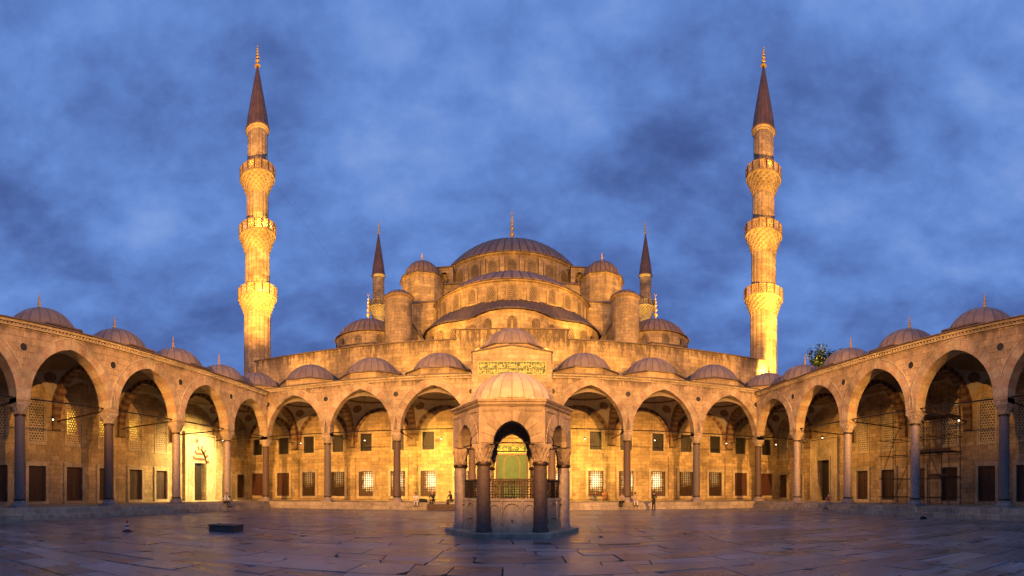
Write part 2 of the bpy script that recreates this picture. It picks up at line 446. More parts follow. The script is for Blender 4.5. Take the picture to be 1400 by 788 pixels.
# ------------------------------------------------------------------ mesh helpers
class MB:
    def __init__(s):
        s.v = []; s.f = []; s.m = []; s.mi = 0

    def add(s, vs, fs):
        k = len(s.v)
        s.v += [tuple(v) for v in vs]
        s.f += [tuple(i + k for i in f) for f in fs]
        s.m += [s.mi] * len(fs)
        return s

    def box(s, x0, x1, y0, y1, z0, z1):
        return s.add([(x0, y0, z0), (x1, y0, z0), (x1, y1, z0), (x0, y1, z0), (x0, y0, z1), (x1, y0, z1), (x1, y1, z1), (x0, y1, z1)],
                     [(3, 2, 1, 0), (4, 5, 6, 7), (0, 1, 5, 4), (1, 2, 6, 5), (2, 3, 7, 6), (3, 0, 4, 7)])

    def lathe(s, prof, n=16, c=(0, 0), a0=0.0, a1=2 * PI, mod=None, cap=True, sc=(1, 1)):
        full = abs(a1 - a0 - 2 * PI) < 1e-6
        cols = n if full else n + 1
        vs = []
        for j, (r, z) in enumerate(prof):
            for i in range(cols):
                a = a0 + (a1 - a0) * i / n
                rr = r * (mod(i, j, a) if mod else 1)
                vs.append((c[0] + rr * math.cos(a) * sc[0], c[1] + rr * math.sin(a) * sc[1], z))
        fs = []
        for j in range(len(prof) - 1):
            for i in range(n):
                a, b = j * cols + i, j * cols + (i + 1) % cols
                fs.append((a, b, b + cols, a + cols))
        k = len(prof) - 1
        if cap and full:
            if prof[0][0] > 1e-4:
                fs.append(tuple(reversed(range(cols))))
            if prof[k][0] > 1e-4:
                fs.append(tuple(range(k * cols, k * cols + cols)))
        return s.add(vs, fs)

    def tube(s, pts, r, n=8):
        """round bar along a polyline"""
        vs = []; fs = []
        P = [Vector(p) for p in pts]
        for k, p in enumerate(P):
            d = (P[min(k + 1, len(P) - 1)] - P[max(k - 1, 0)]).normalized()
            up = Vector((0, 0, 1)) if abs(d.z) < 0.9 else Vector((1, 0, 0))
            a = d.cross(up).normalized(); b = d.cross(a).normalized()
            rr = r[k] if isinstance(r, (list, tuple)) else r
            for i in range(n):
                t = 2 * PI * i / n
                vs.append(tuple(p + a * (rr * math.cos(t)) + b * (rr * math.sin(t))))
        for k in range(len(P) - 1):
            for i in range(n):
                j = (i + 1) % n
                fs.append((k * n + i, k * n + j, k * n + n + j, k * n + n + i))
        fs.append(tuple(reversed(range(n))))
        fs.append(tuple(range((len(P) - 1) * n, len(P) * n)))
        return s.add(vs, fs)

    def prism(s, poly, z0, z1, axis='z'):
        """extrude a polygon; axis y: poly is (x,z) and z0,z1 are y"""
        n = len(poly)
        if axis == 'z':
            vs = [(x, y, z0) for x, y in poly] + [(x, y, z1) for x, y in poly]
        else:
            vs = [(x, z0, z) for x, z in poly] + [(x, z1, z) for x, z in poly]
        fs = [tuple(reversed(range(n))), tuple(range(n, 2 * n))] + [(i, (i + 1) % n, (i + 1) % n + n, i + n) for i in range(n)]
        return s.add(vs, fs)

    def mesh(s, name, mats, smooth=False):
        me = bpy.data.meshes.new(name)
        me.from_pydata(s.v, [], s.f)
        for m in (mats if isinstance(mats, (list, tuple)) else [mats]):
            me.materials.append(M[m] if isinstance(m, str) else m)
        if any(s.m):
            me.polygons.foreach_set('material_index', s.m)
        if smooth:
            me.polygons.foreach_set('use_smooth', [True] * len(s.f))
            try:
                me.set_sharp_from_angle(angle=R(smooth if smooth is not True else 40))
            except Exception:
                pass
        me.update()
        return me


def ob(name, me, parent=None, loc=(0, 0, 0), rz=0.0, kind=None, label=None, mats=None, smooth=False):
    if isinstance(me, MB):
        me = me.mesh(name, mats, smooth)
    o = bpy.data.objects.new(name, me)
    COL.objects.link(o)
    o.parent = parent
    o.location = loc
    o.rotation_euler = (0, 0, rz)
    if kind:
        o['kind'] = kind
    if label:
        o['label'] = label
    return o


def tag(o, label, cat, group=None):
    o['label'] = label; o['category'] = cat
    if group:
        o['group'] = group
    return o


def thing(name, label, cat, loc=(0, 0, 0), rz=0.0, group=None):
    o = bpy.data.objects.new(name, None)
    o.empty_display_size = 0.2
    COL.objects.link(o)
    o.location = loc; o.rotation_euler = (0, 0, rz)
    return tag(o, label, cat, group)


def copy_tree(o, parent=None):
    c = o.copy(); COL.objects.link(c); c.parent = parent
    for ch in list(o.children):
        copy_tree(ch, c)
    return c


def arch_pts(a, h, n, t=0.0):
    """pointed arch, half width a, rise h, n points from left to right; t = offset outwards"""
    e = max((h * h - a * a) / (2 * a), 0.0)
    r = a + e
    top = math.acos(e / r)
    rr = r + t
    tt = math.acos(min(e / rr, 1))
    L = []
    m = n // 2
    for k in range(m + 1):
        th = tt * k / m
        L.append((e - rr * math.cos(th), rr * math.sin(th)))
    return L + [(-x, z) for x, z in reversed(L[:-1])]


def arch_wall(mb, a, h, spring, zb, ztop, xl, xr, y0, y1, n=24):
    """wall from xl to xr with a pointed opening of half width a; below zb it stops"""
    A = [(-a, zb)] + [(x, spring + z) for x, z in arch_pts(a, h, n)] + [(a, zb)]
    for y, flip in ((y0, False), (y1, True)):
        k = len(A)
        vs = [(x, y, z) for x, z in A] + [(x, y, ztop) for x, z in A]
        fs = [(i, i + 1, i + 1 + k, i + k) for i in range(1, k - 2)]
        if flip:
            fs = [tuple(reversed(f)) for f in fs]
        mb.add(vs, fs)
    # intrados
    vs = [(x, y0, z) for x, z in A] + [(x, y1, z) for x, z in A]
    k = len(A)
    mb.add(vs, [(i + 1, i, i + k, i + 1 + k) for i in range(k - 1)])
    mb.add([(xl, y0, ztop), (xr, y0, ztop), (xr, y1, ztop), (xl, y1, ztop)], [(0, 1, 2, 3)])
    for xa, xb in ((xl, -a), (a, xr)):
        if xb - xa > 1e-3:
            mb.add([(xa, y0, zb), (xb, y0, zb), (xb, y1, zb), (xa, y1, zb), (xa, y0, ztop), (xb, y0, ztop), (xb, y1, ztop), (xa, y1, ztop)],
                   [(3, 2, 1, 0), (0, 1, 5, 4), (2, 3, 7, 6), (3, 0, 4, 7), (1, 2, 6, 5)])
    return mb


def voussoirs(a, h, n, t, y0, y1, gap=0.012):
    """wedge meshes (in arch coordinates, springing at z=0) for a pointed arch"""
    e = max((h * h - a * a) / (2 * a), 0.0)
    r = a + e
    out = []
    m = n // 2
    ti = math.acos(e / r); to = math.acos(e / (r + t))
    for k in range(m):
        g = gap / r / 2
        a0, a1 = k / m, (k + 1) / m
        pts = []
        for rr, tm in ((r, ti), (r + t, to)):
            for f, s_ in ((a0, g), ((a0 + a1) / 2, 0), (a1, -g)):
                th = tm * f + s_
                pts.append((e - rr * math.cos(th), rr * math.sin(th)))
        out.append([pts[0], pts[1], pts[2], pts[5], pts[4], pts[3]])
    res = []
    for p in out:
        res.append(p)
    for p in reversed(out):
        res.append([(-x, z) for x, z in reversed(p)])
    return [MB().prism(p, y0, y1, 'y') for p in res]


def cap_prof(r, rise, z0, n=10):
    Rs = (r * r + rise * rise) / (2 * rise)
    am = math.asin(min(r / Rs, 1))
    if rise > r:
        am = PI - am
    return [(Rs * math.sin(am * (1 - k / n)), z0 + Rs * (math.cos(am * (1 - k / n))) - (Rs - rise)) for k in range(n + 1)]


def dome_mesh(name, r, rise, z0, ribs, mat, rib=0.045, c=None, n=12, a0=0.0, a1=2 * PI, lip=0.12):
    """lead dome with standing seams"""
    pr = [(r + lip, z0 - 0.05), (r + lip, z0 + 0.04), (r, z0 + 0.06)] + [(x, z + 0.06) for x, z in cap_prof(r, rise, z0, n)][1:]
    per = 5
    seg = ribs * per
    def mod(i, j, a):
        rad = pr[j][0]
        if i % per == 0 and j > 2 and rad > 0.15:
            return 1 + rib / max(rad, 0.3)
        return 1.0
    pr[-1] = (0.0, pr[-1][1])
    return MB().lathe(pr, seg, mod=mod, a0=a0, a1=a1).mesh(name, mat, 28)


def finial_mesh(h, r):
    pr = [(r * 1.3, 0), (r * 0.5, h * 0.06), (r * 0.35, h * 0.14)]
    z = 0.14
    for q, s in ((0.19, 1.0), (0.16, 0.85), (0.14, 0.7), (0.12, 0.58), (0.10, 0.48)):
        for f, g in ((0.08, 0.35), (0.3, 0.85), (0.5, 1.0), (0.7, 0.85), (0.92, 0.35)):
            pr.append((r * s * g, (z + q * f) * h))
        z += q
    pr += [(r * 0.16, (z + 0.02) * h), (r * 0.10, h * 0.92)]
    mb = MB().lathe(pr, 12)
    # crescent
    n = 14; R1 = h * 0.045; cz = h * 0.955
    vo = []; vi = []
    for k in range(n + 1):
        a = R(-240) + R(300) * k / n
        w = 0.26 * math.sin(PI * k / n) + 0.04
        vo.append((R1 * math.cos(a), cz + R1 * math.sin(a)))
        vi.append((R1 * (1 - w) * math.cos(a), cz + R1 * (1 - w) * math.sin(a)))
    for k in range(n):
        mb.prism([vo[k], vo[k + 1], vi[k + 1], vi[k]], -r * 0.12, r * 0.12, 'y')
    return mb.mesh('finial', 'gold', 40)


def hex_lattice(w, h, pitch, arched=True, mat='lattice', depth=0.06, hole=0.33):
    """pierced plaster screen; centred on x, bottom at z=0, front at y=0"""
    mb = MB()
    a = w / 2
    rise = a * 1.15 if arched else 0
    sp = h - rise
    def inside(x, z, m):
        if abs(x) > a - m or z < m:
            return False
        if z <= sp:
            return z < (h - m if not arched else 1e9)
        if not arched:
            return z < h - m
        e = (rise * rise - a * a) / (2 * a); r = a + e
        return math.hypot(abs(x) + e, z - sp) < r - m
    row = 0; z = pitch * 0.55
    while z < h:
        x = -math.ceil(a / pitch) * pitch + (pitch / 2 if row % 2 else 0)
        while x < a:
            if inside(x, z, pitch * 0.42):
                ro, ri = pitch / math.sqrt(3), pitch * hole
                o = [(x + ro * math.cos(R(90 + 60 * k)), z + ro * math.sin(R(90 + 60 * k))) for k in range(6)]
                i_ = [(x + ri * math.cos(R(90 + 60 * k)), z + ri * math.sin(R(90 + 60 * k))) for k in range(6)]
                vs = [(p[0], 0, p[1]) for p in o] + [(p[0], 0, p[1]) for p in i_] + [(p[0], depth, p[1]) for p in i_]
                fs = []
                for k in range(6):
                    j = (k + 1) % 6
                    fs.append((k, j, 6 + j, 6 + k)); fs.append((6 + k, 6 + j, 12 + j, 12 + k))
                mb.add(vs, fs)
            x += pitch
        z += pitch * 0.866; row += 1
    # border band along the opening
    A = [(-a, 0.0)] + ([(x, sp + zz) for x, zz in arch_pts(a, rise, 12)] if arched else [(-a, h), (a, h)]) + [(a, 0.0)]
    t = pitch * 0.5
    B = [((x * (a - t) / a), max(t, z * (h - t) / h)) for x, z in A]
    k = len(A)
    vs = [(x, -0.01, z) for x, z in A] + [(x, -0.01, z) for x, z in B] + [(x, depth, z) for x, z in B]
    fs = []
    for i in range(k):
        j = (i + 1) % k
        fs.append((i, j, k + j, k + i)); fs.append((k + i, k + j, 2 * k + j, 2 * k + i))
    mb.add(vs, fs)
    return mb.mesh('lattice', mat)


def grille_mesh(w, h, nx, nz, t=0.045, d=0.04):
    mb = MB()
    for k in range(nx + 1):
        x = -w / 2 + w * k / nx
        mb.box(x - t / 2, x + t / 2, 0, d, 0, h)
    for k in range(nz + 1):
        z = h * k / nz
        mb.box(-w / 2, w / 2, d + 0.002, 2 * d, z - t / 2, z + t / 2)
    for k in range(1, nx):
        for j in range(1, nz):
            x = -w / 2 + w * k / nx; z = h * j / nz
            mb.lathe([(0.0, z - 0.045), (0.045, z), (0.0, z + 0.045)], 4, c=(x, 0.02))
    return mb.mesh('grille', 'iron')


def frame_mesh(w, h, t, y0, y1, sill=True):
    mb = MB()
    mb.box(-w / 2 - t, -w / 2, y0, y1, -t, h + t)
    mb.box(w / 2, w / 2 + t, y0, y1, -t, h + t)
    mb.box(-w / 2, w / 2, y0, y1, h, h + t)
    mb.box(-w / 2, w / 2, y0, y1, -t, 0)
    # outer moulding
    mb.box(-w / 2 - t - 0.05, w / 2 + t + 0.05, y0 - 0.04, y1 - 0.005, h + t, h + t + 0.08)
    return mb.mesh('frame', 'marble')


def pane_mesh(w, h, mat, y=0.0):
    return MB().box(-w / 2, w / 2, y, y + 0.03, 0, h).mesh('pane', mat)


def shutter_mesh(w, h, mat):
    mb = MB()
    mb.box(-w / 2, w / 2, 0.03, 0.07, 0, h)
    for s in (-1, 1):
        x0, x1 = (-w / 2, -0.015) if s < 0 else (0.015, w / 2)
        for a, b, c, d in ((x0, x0 + 0.1, 0, h), (x1 - 0.1, x1, 0, h), (x0 + 0.1, x1 - 0.1, 0, 0.12), (x0 + 0.1, x1 - 0.1, h - 0.12, h), (x0 + 0.1, x1 - 0.1, h * 0.5 - 0.06, h * 0.5 + 0.06), (x0 + 0.1, x1 - 0.1, h * 0.75 - 0.05, h * 0.75 + 0.05)):
            mb.box(a, b, 0.0, 0.029, c, d)
        for k in range(1, 4):
            xx = x0 + 0.1 + (x1 - x0 - 0.2) * k / 4
            mb.box(xx - 0.012, xx + 0.012, 0.01, 0.029, 0.12, h - 0.12)
    return mb.mesh('shutter', mat)


# ------------------------------------------------------------------ dimensions
D, W, S = 41.5, 24.55, 7.0
DEP = 7.0                      # portico depth, front columns to rear wall
PZ = 0.65                      # platform height
SPR = 7.3
TF = 0.45                      # half thickness of the arcade wall

# ------------------------------------------------------------------ ground and pavement
g = MB().box(-400, 400, -200, 700, -0.6, -0.05)
gr = ob('ground', g, mats='joint', kind='structure')


def slabs():
    root = bpy.data.objects.new('courtyard_pavement', None); COL.objects.link(root)
    root['kind'] = 'structure'
    L = []
    y = -2.0
    rr = random.Random(3)
    row_i = 0
    def bend(ri, x):
        return 0.13 * math.sin(x * 0.33 + ri * 2.1) + 0.06 * math.sin(x * 0.9 + ri * 1.3)
    while y < 40.2:
        row_i += 1
        dy = rr.choice((0.7, 0.85, 0.95, 1.1, 1.3))
        y1 = min(y + dy, 40.2)
        x = -23.3 - rr.random() * 1.2; sa = 0.0
        last = y1 >= 40.19
        while x < 23.3:
            dx = rr.choice((0.8, 1.1, 1.4, 1.7, 2.1, 2.6)) * rr.uniform(0.9, 1.1)
            xa, xb = max(x, -23.3), min(x + dx, 23.3)
            sb = rr.gauss(0, 0.09) if xb < 23 else 0.0
            if xb - xa > 0.3:
                b0 = lambda q: y + bend(row_i, q)
                b1 = lambda q: y1 + (0 if last else bend(row_i + 1, q))
                L.append((xa, xb, y, y1, ((xa, b0(xa)), (xb, b0(xb)), (xb + sb, b1(xb + sb)), (xa + sa, b1(xa + sa)))))
                sa = sb
            else:
                sa = 0.0
            x += dx
        y = y1
    def vis(s):
        cx, cy = (s[0] + s[1]) / 2, (s[2] + s[3]) / 2
        r = math.hypot(cx, cy)
        ok = cy > 0 and r > 8.6 and abs(math.atan2(cx, cy)) < 1.16
        return (0 if ok else 1, r)
    L.sort(key=vis)
    rest = MB()
    for k, (xa, xb, ya, yb, Q) in enumerate(L):
        g_ = 0.009 if rr.random() < 0.72 else rr.uniform(0.012, 0.028)
        dz = rr.uniform(-0.007, 0.007)
        tx, ty = rr.gauss(0, 0.0035), rr.gauss(0, 0.006)
        cx, cy = (xa + xb) / 2, (ya + yb) / 2
        c = [(Q[0][0] + g_, Q[0][1] + g_), (Q[1][0] - g_, Q[1][1] + g_), (Q[2][0] - g_, Q[2][1] - g_), (Q[3][0] + g_, Q[3][1] - g_)]
        # a few corners are broken off
        if k < 420 and rr.random() < 0.14:
            q = rr.randrange(4); p0, p1, p2 = c[q - 1], c[q], c[(q + 1) % 4]
            f1, f2 = rr.uniform(0.06, 0.22), rr.uniform(0.15, 0.5)
            a_ = (p1[0] + (p0[0] - p1[0]) * f1, p1[1] + (p0[1] - p1[1]) * f1) if q % 2 else (p1[0] + (p0[0] - p1[0]) * f2, p1[1] + (p0[1] - p1[1]) * f2)
            b_ = (p1[0] + (p2[0] - p1[0]) * f2, p1[1] + (p2[1] - p1[1]) * f2) if q % 2 else (p1[0] + (p2[0] - p1[0]) * f1, p1[1] + (p2[1] - p1[1]) * f1)
            c = c[:q] + [a_, b_] + c[q + 1:]
        z = lambda p, o_=0.0: dz + (p[0] - cx) * tx + (p[1] - cy) * ty + o_
        n = len(c)
        ins = [(p[0] + (cx - p[0]) * 0.008, p[1] + (cy - p[1]) * 0.014) for p in c]
        vs = [(p[0], p[1], -0.045) for p in c] + [(p[0], p[1], z(p, -0.008)) for p in c] + [(p[0], p[1], z(p)) for p in ins]
        fs = [(i, (i + 1) % n, (i + 1) % n + n, i + n) for i in range(n)] + [(i + n, (i + 1) % n + n, (i + 1) % n + 2 * n, i + 2 * n) for i in range(n)] + [tuple(range(2 * n, 3 * n))]
        if k < 300:
            vs = [(p[0] - cx, p[1] - cy, p[2]) for p in vs]
            ob('paving_slab', MB().add(vs, fs), root, (cx, cy, 0), mats='floor')
        else:
            rest.add(vs, fs)
    ob('distant_paving', rest, root, mats='floor', kind='stuff')


slabs()

# raised walkway under the arcades with two steps of edge stones
wk = bpy.data.objects.new('arcade_walkway', None); COL.objects.link(wk); wk['kind'] = 'structure'
core = MB()
core.box(-31.2, -23.95, -4, 40.9, -0.04, PZ - 0.012)
core.box(23.95, 31.2, -4, 40.9, -0.04, PZ - 0.012)
core.box(-31.2, 31.2, 40.9, 48.45, -0.04, PZ - 0.012)
ob('walkway_bed', core, wk, mats='joint')
fl = MB()
rr = random.Random(11)
for (xa, xb, ya, yb) in ((-31.2, -23.9, -4, 40.88), (23.9, 31.2, -4, 40.88), (-31.2, 31.2, 40.9, 48.4)):
    y = ya
    while y < yb - 0.01:
        y1 = min(y + 0.9, yb); x = xa
        while x < xb - 0.01:
            x1 = min(x + rr.uniform(1.0, 2.0), xb)
            fl.box(x + .006, x1 - .006, y + .006, y1 - .006, PZ - 0.011, PZ + rr.uniform(-0.003, 0.003))
            x = x1
        y = y1
ob('walkway_flagstones', fl, wk, mats='marble', kind='stuff')
sb_cache = {}


def edge_stone(lx, ly, z0, z1, x, y):
    key = (lx, ly, z0, z1)
    if key not in sb_cache:
        b = 0.02
        m = MB()
        m.lathe([(1, 0)], 4) if False else None
        vs = []
        for z, i in ((z0, 0), (z1 - b, 0), (z1, b)):
            vs += [(-lx / 2 + i, -ly / 2 + i, z), (lx / 2 - i, -ly / 2 + i, z), (lx / 2 - i, ly / 2 - i, z), (-lx / 2 + i, ly / 2 - i, z)]
        fs = [(a + k, a + (k + 1) % 4, a + 4 + (k + 1) % 4, a + 4 + k) for a in (0, 4) for k in range(4)] + [(8, 9, 10, 11)]
        sb_cache[key] = MB().add(vs, fs).mesh('step_stone', 'marble')
    ob('step_stone', sb_cache[key], wk, (x, y, rr.uniform(-0.006, 0.006)), rr.uniform(-0.004, 0.004))


for sx in (-1, 1):
    y = -3.0
    while y < 40.2:
        for (xo, wd, z0, z1) in ((23.72, 0.5, 0.0, PZ + 0.008), (23.3, 0.36, -0.03, 0.31)):
            edge_stone(wd, 1.58, z0, z1, sx * xo, y + 0.8)
        y += 1.6
    for k in range(15):
        x = 0.8 + k * 1.6
        edge_stone(1.58, 0.5, 0.0, PZ + 0.008, sx * min(x, 23.0), 40.72)
        edge_stone(1.58, 0.36, -0.03, 0.31, sx * min(x, 22.6), 40.3)

# ------------------------------------------------------------------ shared arcade pieces
SH = 6.35     # shaft top
base_m = MB()
base_m.box(-0.52, 0.52, -0.52, 0.52, PZ - 0.05, PZ + 0.12)
base_m.lathe([(0.50, PZ + 0.12), (0.52, PZ + 0.2), (0.46, PZ + 0.28), (0.40, PZ + 0.3), (0.42, PZ + 0.38), (0.37, PZ + 0.44)], 20)
base_m = base_m.mesh('base', 'pinkmarble', 40)
collar_m = MB().lathe([(0.345, PZ + 0.44), (0.39, PZ + 0.46), (0.39, PZ + 0.53), (0.345, PZ + 0.56)], 20).mesh('bronze_collar', 'bronze', 40)
collar_t = MB().lathe([(0.335, SH - 0.14), (0.375, SH - 0.12), (0.375, SH - 0.04), (0.335, SH - 0.01)], 20).mesh('bronze_collar', 'bronze', 40)


def shaft_mesh(mat):
    pr = [(0.335, PZ + 0.44), (0.345, PZ + 1.5), (0.335, 3.5), (0.315, SH)]
    return MB().lathe(pr, 20).mesh('shaft', mat, 40)


shafts = {k: shaft_mesh(k) for k in ('granite', 'redgranite', 'pinkmarble')}


def capital_mesh(r0, r1, z0, z1, mat='marble', tiers=3):
    """stalactite capital: tiers of small niches widening from a circle to a square"""
    mb = MB()
    n = 48
    rings = []
    for j in range(tiers + 1):
        f = j / tiers
        z = z0 + (z1 - z0) * (f * 0.82)
        for part in (0, 1):
            if j == tiers and part == 1:
                break
            ff = f if part == 0 else f + 0.75 / tiers
            zz = z if part == 0 else z + (z1 - z0) * 0.82 / tiers * 0.6
            ring = []
            for i in range(n):
                a = 2 * PI * i / n
                sq = 1 / max(abs(math.cos(a)), abs(math.sin(a)))
                rad = (r0 + (r1 - r0) * ff) * (1 + (min(sq, 1.3) - 1) * ff)
                if part == 1:
                    rad *= 0.97 + 0.07 * math.cos(12 * a + PI * j)
                ring.append((rad * math.cos(a), rad * math.sin(a), zz))
            rings.append(ring)
    vs = [p for r_ in rings for p in r_]
    fs = [(j * n + i, j * n + (i + 1) % n, (j + 1) * n + (i + 1) % n, (j + 1) * n + i) for j in range(len(rings) - 1) for i in range(n)]
    mb.add(vs, fs)
    # pointed drops of the lowest tier
    for i in range(12):
        a = 2 * PI * i / 12
        x, y = (r0 * 1.06) * math.cos(a), (r0 * 1.06) * math.sin(a)
        h = z1 - z0
        mb.lathe([(0.0, z0 + h * 0.02), (h * 0.055, z0 + h * 0.16), (0.0, z0 + h * 0.34)], 4, c=(x, y))
    mb.box(-r1, r1, -r1, r1, z0 + (z1 - z0) * 0.82, z1)
    return mb.mesh('capital', mat)


cap_m = capital_mesh(0.335, 0.47, SH, 7.0)
disc_m = MB().lathe([(0.0, 0.02), (0.24, 0.02), (0.24, 0.0), (0.30, 0.0), (0.30, 0.09), (0.0, 0.09)], 20, cap=False)
disc_m.v = [(x, z - 0.02, y) for x, y, z in disc_m.v]
disc_m.m = [1 if k < 20 else 0 for k in range(len(disc_m.f))]
roundel_m = disc_m.mesh('roundel', ['marble', 'dark'])
rod_front = MB().tube([(-S / 2 + 0.3, 0, SPR + 0.06), (S / 2 - 0.3, 0, SPR + 0.06)], 0.05, 6).mesh('tie_rod', 'iron')
rod_cross = MB().tube([(0, 0.3, SPR + 0.0), (0, DEP - 0.3, SPR + 0.0)], 0.05, 6).mesh('tie_rod', 'iron')
HC, HB = 11.8, 12.14


def bay_meshes(a, h, ztop, frontmat):
    d = {}
    half = S / 2
    d['wall'] = arch_wall(MB(), a, h, SPR, 7.0, ztop, -half + 0.001, half - 0.001, -TF, TF).mesh('spandrel_wall', frontmat)
    d['vous'] = []
    vv = voussoirs(a - 0.012, h - 0.012, 18, 0.62, -TF - 0.025, TF + 0.02)
    for k, v in enumerate(vv):
        d['vous'].append(v.mesh('voussoir', 'vous_p' if (k if k < 9 else 17 - k) % 2 else 'vous_l'))
    # thin outer archivolt moulding
    P, Q = arch_pts(a, h, 24, 0.63), arch_pts(a, h, 24, 0.71)
    m = MB()
    for k in range(24):
        m.prism([P[k], P[k + 1], Q[k + 1], Q[k]], -TF - 0.05, -TF + 0.02, 'y')
    d['arc'] = m.mesh('archivolt', 'marble')
    return d


side_bay = bay_meshes(3.02, 3.43, HC, 'front')
back_bay = bay_meshes(3.06, 4.0, HB, 'front_b')
centre_bay = side_bay


def striped_arch(a, h, n, t, y0, y1, name, legs=0.5):
    mb = MB()
    for k, v in enumerate(voussoirs(a, h, n, t, y0, y1, 0.0)):
        mb.mi = (k if k < n // 2 else n - 1 - k) % 2
        mb.add(v.v, v.f)
    for s in (-1, 1):
        mb.mi = 0
        x0, x1 = sorted((s * a, s * (a + t)))
        mb.box(x0, x1, y0, y1, -legs, 0.0)
    return mb.mesh(name, ['rib_l', 'vous_d'])


rib_arch_m = striped_arch(2.98, 3.5, 34, 0.55, -0.36, 0.36, 'rib_arch', 0.75)
wall_arch_m = striped_arch(2.85, 3.3, 30, 0.42, -0.06, 0.0, 'wall_arch', 0.25)


def sail_vault():
    """ceiling of one bay: pendentives running into a shallow dome"""
    n = 20; mb = MB()
    hs = S / 2
    R0 = hs * math.sqrt(2)
    vs = []
    for j in range(n + 1):
        for i in range(n + 1):
            x = -hs + S * i / n; y = -hs + S * j / n
            vs.append((x, y, SPR + 0.98 * math.sqrt(max(R0 * R0 - x * x - y * y, 0))))
    fs = [(j * (n + 1) + i, (j + 1) * (n + 1) + i, (j + 1) * (n + 1) + i + 1, j * (n + 1) + i + 1) for j in range(n) for i in range(n)]
    mb.add(vs, fs)
    return mb.mesh('vault', 'plaster', 60)


vault_m = sail_vault()


def pend_disc():
    """painted roundels lying on the pendentives, and the painted rings of the little dome"""
    out = []
    hs = S / 2; R0 = hs * math.sqrt(2)
    for sx in (-1, 1):
        for sy in (-1, 1):
            c = Vector((sx, sy, 1.35)).normalized() * (R0 - 0.03)
            nrm = c.normalized(); a = nrm.orthogonal().normalized(); b = nrm.cross(a)
            ring = [c + (a * math.cos(2 * PI * k / 16) + b * math.sin(2 * PI * k / 16)) * 0.5 for k in range(16)]
            ring2 = [p - nrm * 0.03 for p in ring]
            vs = [(p.x, p.y, SPR + 0.98 * p.z) for p in ring + ring2]
            out.append(('painted_roundel', MB().add(vs, [tuple(range(16)), tuple(range(16, 32))] + [(k, (k + 1) % 16, (k + 1) % 16 + 16, k + 16) for k in range(16)])))
    for rr_, w_ in ((2.9, 0.22), (1.0, 0.3)):
        z0, z1 = [SPR + 0.98 * math.sqrt(R0 * R0 - r_ * r_) - 0.04 for r_ in (rr_, rr_ - w_)]
        out.append(('painted_ring', MB().lathe([(rr_, z0), (rr_ - w_, z1)], 32, cap=False)))
    return [(n_, m_.mesh(n_, 'paint')) for n_, m_ in out]


def put_paint(root, loc):
    for n_, m_ in pend_m:
        ob(n_, m_, root, loc)


pend_m = pend_disc()
DZ = 13.4
drum_m = MB().lathe([(3.35, 11.7), (3.35, DZ - 0.35)], 8, a0=R(22.5), a1=R(382.5)).mesh('drum', 'ashlar')
drumroof_m = MB().lathe([(3.3, DZ - 0.36), (3.55, DZ - 0.34), (3.55, DZ - 0.24), (2.75, DZ - 0.0)], 8, a0=R(22.5), a1=R(382.5)).mesh('drum_roof', 'leadflat')
dome_m = dome_mesh('dome', 2.7, 1.85, DZ - 0.08, 24, 'lead', 0.06)
fin_m = finial_mesh(1.25, 0.15)
finb_m = finial_mesh(1.0, 0.13)
grille_lo = grille_mesh(1.65, 2.75, 7, 11, 0.055)
grille_up = grille_mesh(1.3, 1.94, 7, 9, 0.035)
frame_lo, frame_up = frame_mesh(1.65, 2.75, 0.26, -0.12, 0.1), frame_mesh(1.3, 1.94, 0.12, -0.06, 0.1)
frame_side = frame_mesh(1.6, 2.8, 0.26, -0.12, 0.1)
shut_side, shut_back = shutter_mesh(1.6, 2.8, 'wood'), shutter_mesh(1.65, 2.75, 'woodred')
LW, LH = 1.6, 3.95
lat_side = hex_lattice(LW, LH, 0.24)
pane_cache = {}


def pane(w, h, mat):
    k = (w, h, mat)
    if k not in pane_cache:
        pane_cache[k] = pane_mesh(w, h, mat, 0.0)
    return pane_cache[k]


def lat_frame():
    A = [(-LW / 2, 0)] + [(x, LH - LW / 2 * 1.15 + z) for x, z in arch_pts(LW / 2, LW / 2 * 1.15, 14)] + [(LW / 2, 0)]
    B = [(x * 1.16, (z - 0.12) if i in (0, len(A) - 1) else z + 0.1) for i, (x, z) in enumerate(A)]
    mb = MB()
    for k in range(len(A) - 1):
        mb.prism([A[k], A[k + 1], B[k + 1], B[k]], -0.03, 0.12, 'y')
    mb.prism([A[0], B[0], B[-1], A[-1]], -0.03, 0.12, 'y')
    return mb.mesh('frame', 'marble')


latframe_m = lat_frame()
# hanging lamp
lampbody = MB().tube([(0, 0, 0.0), (0, 0, 1.6)], 0.012, 5).lathe([(0.05, 0.0), (0.16, -0.05), (0.2, -0.16), (0.15, -0.17)], 12).mesh('lamp_shade', 'iron')
bulb_m = MB().lathe([(0.0, -0.22), (0.045, -0.19), (0.06, -0.15), (0.05, -0.11), (0.0, -0.1)], 10).mesh('bulb', 'bulb', 60)


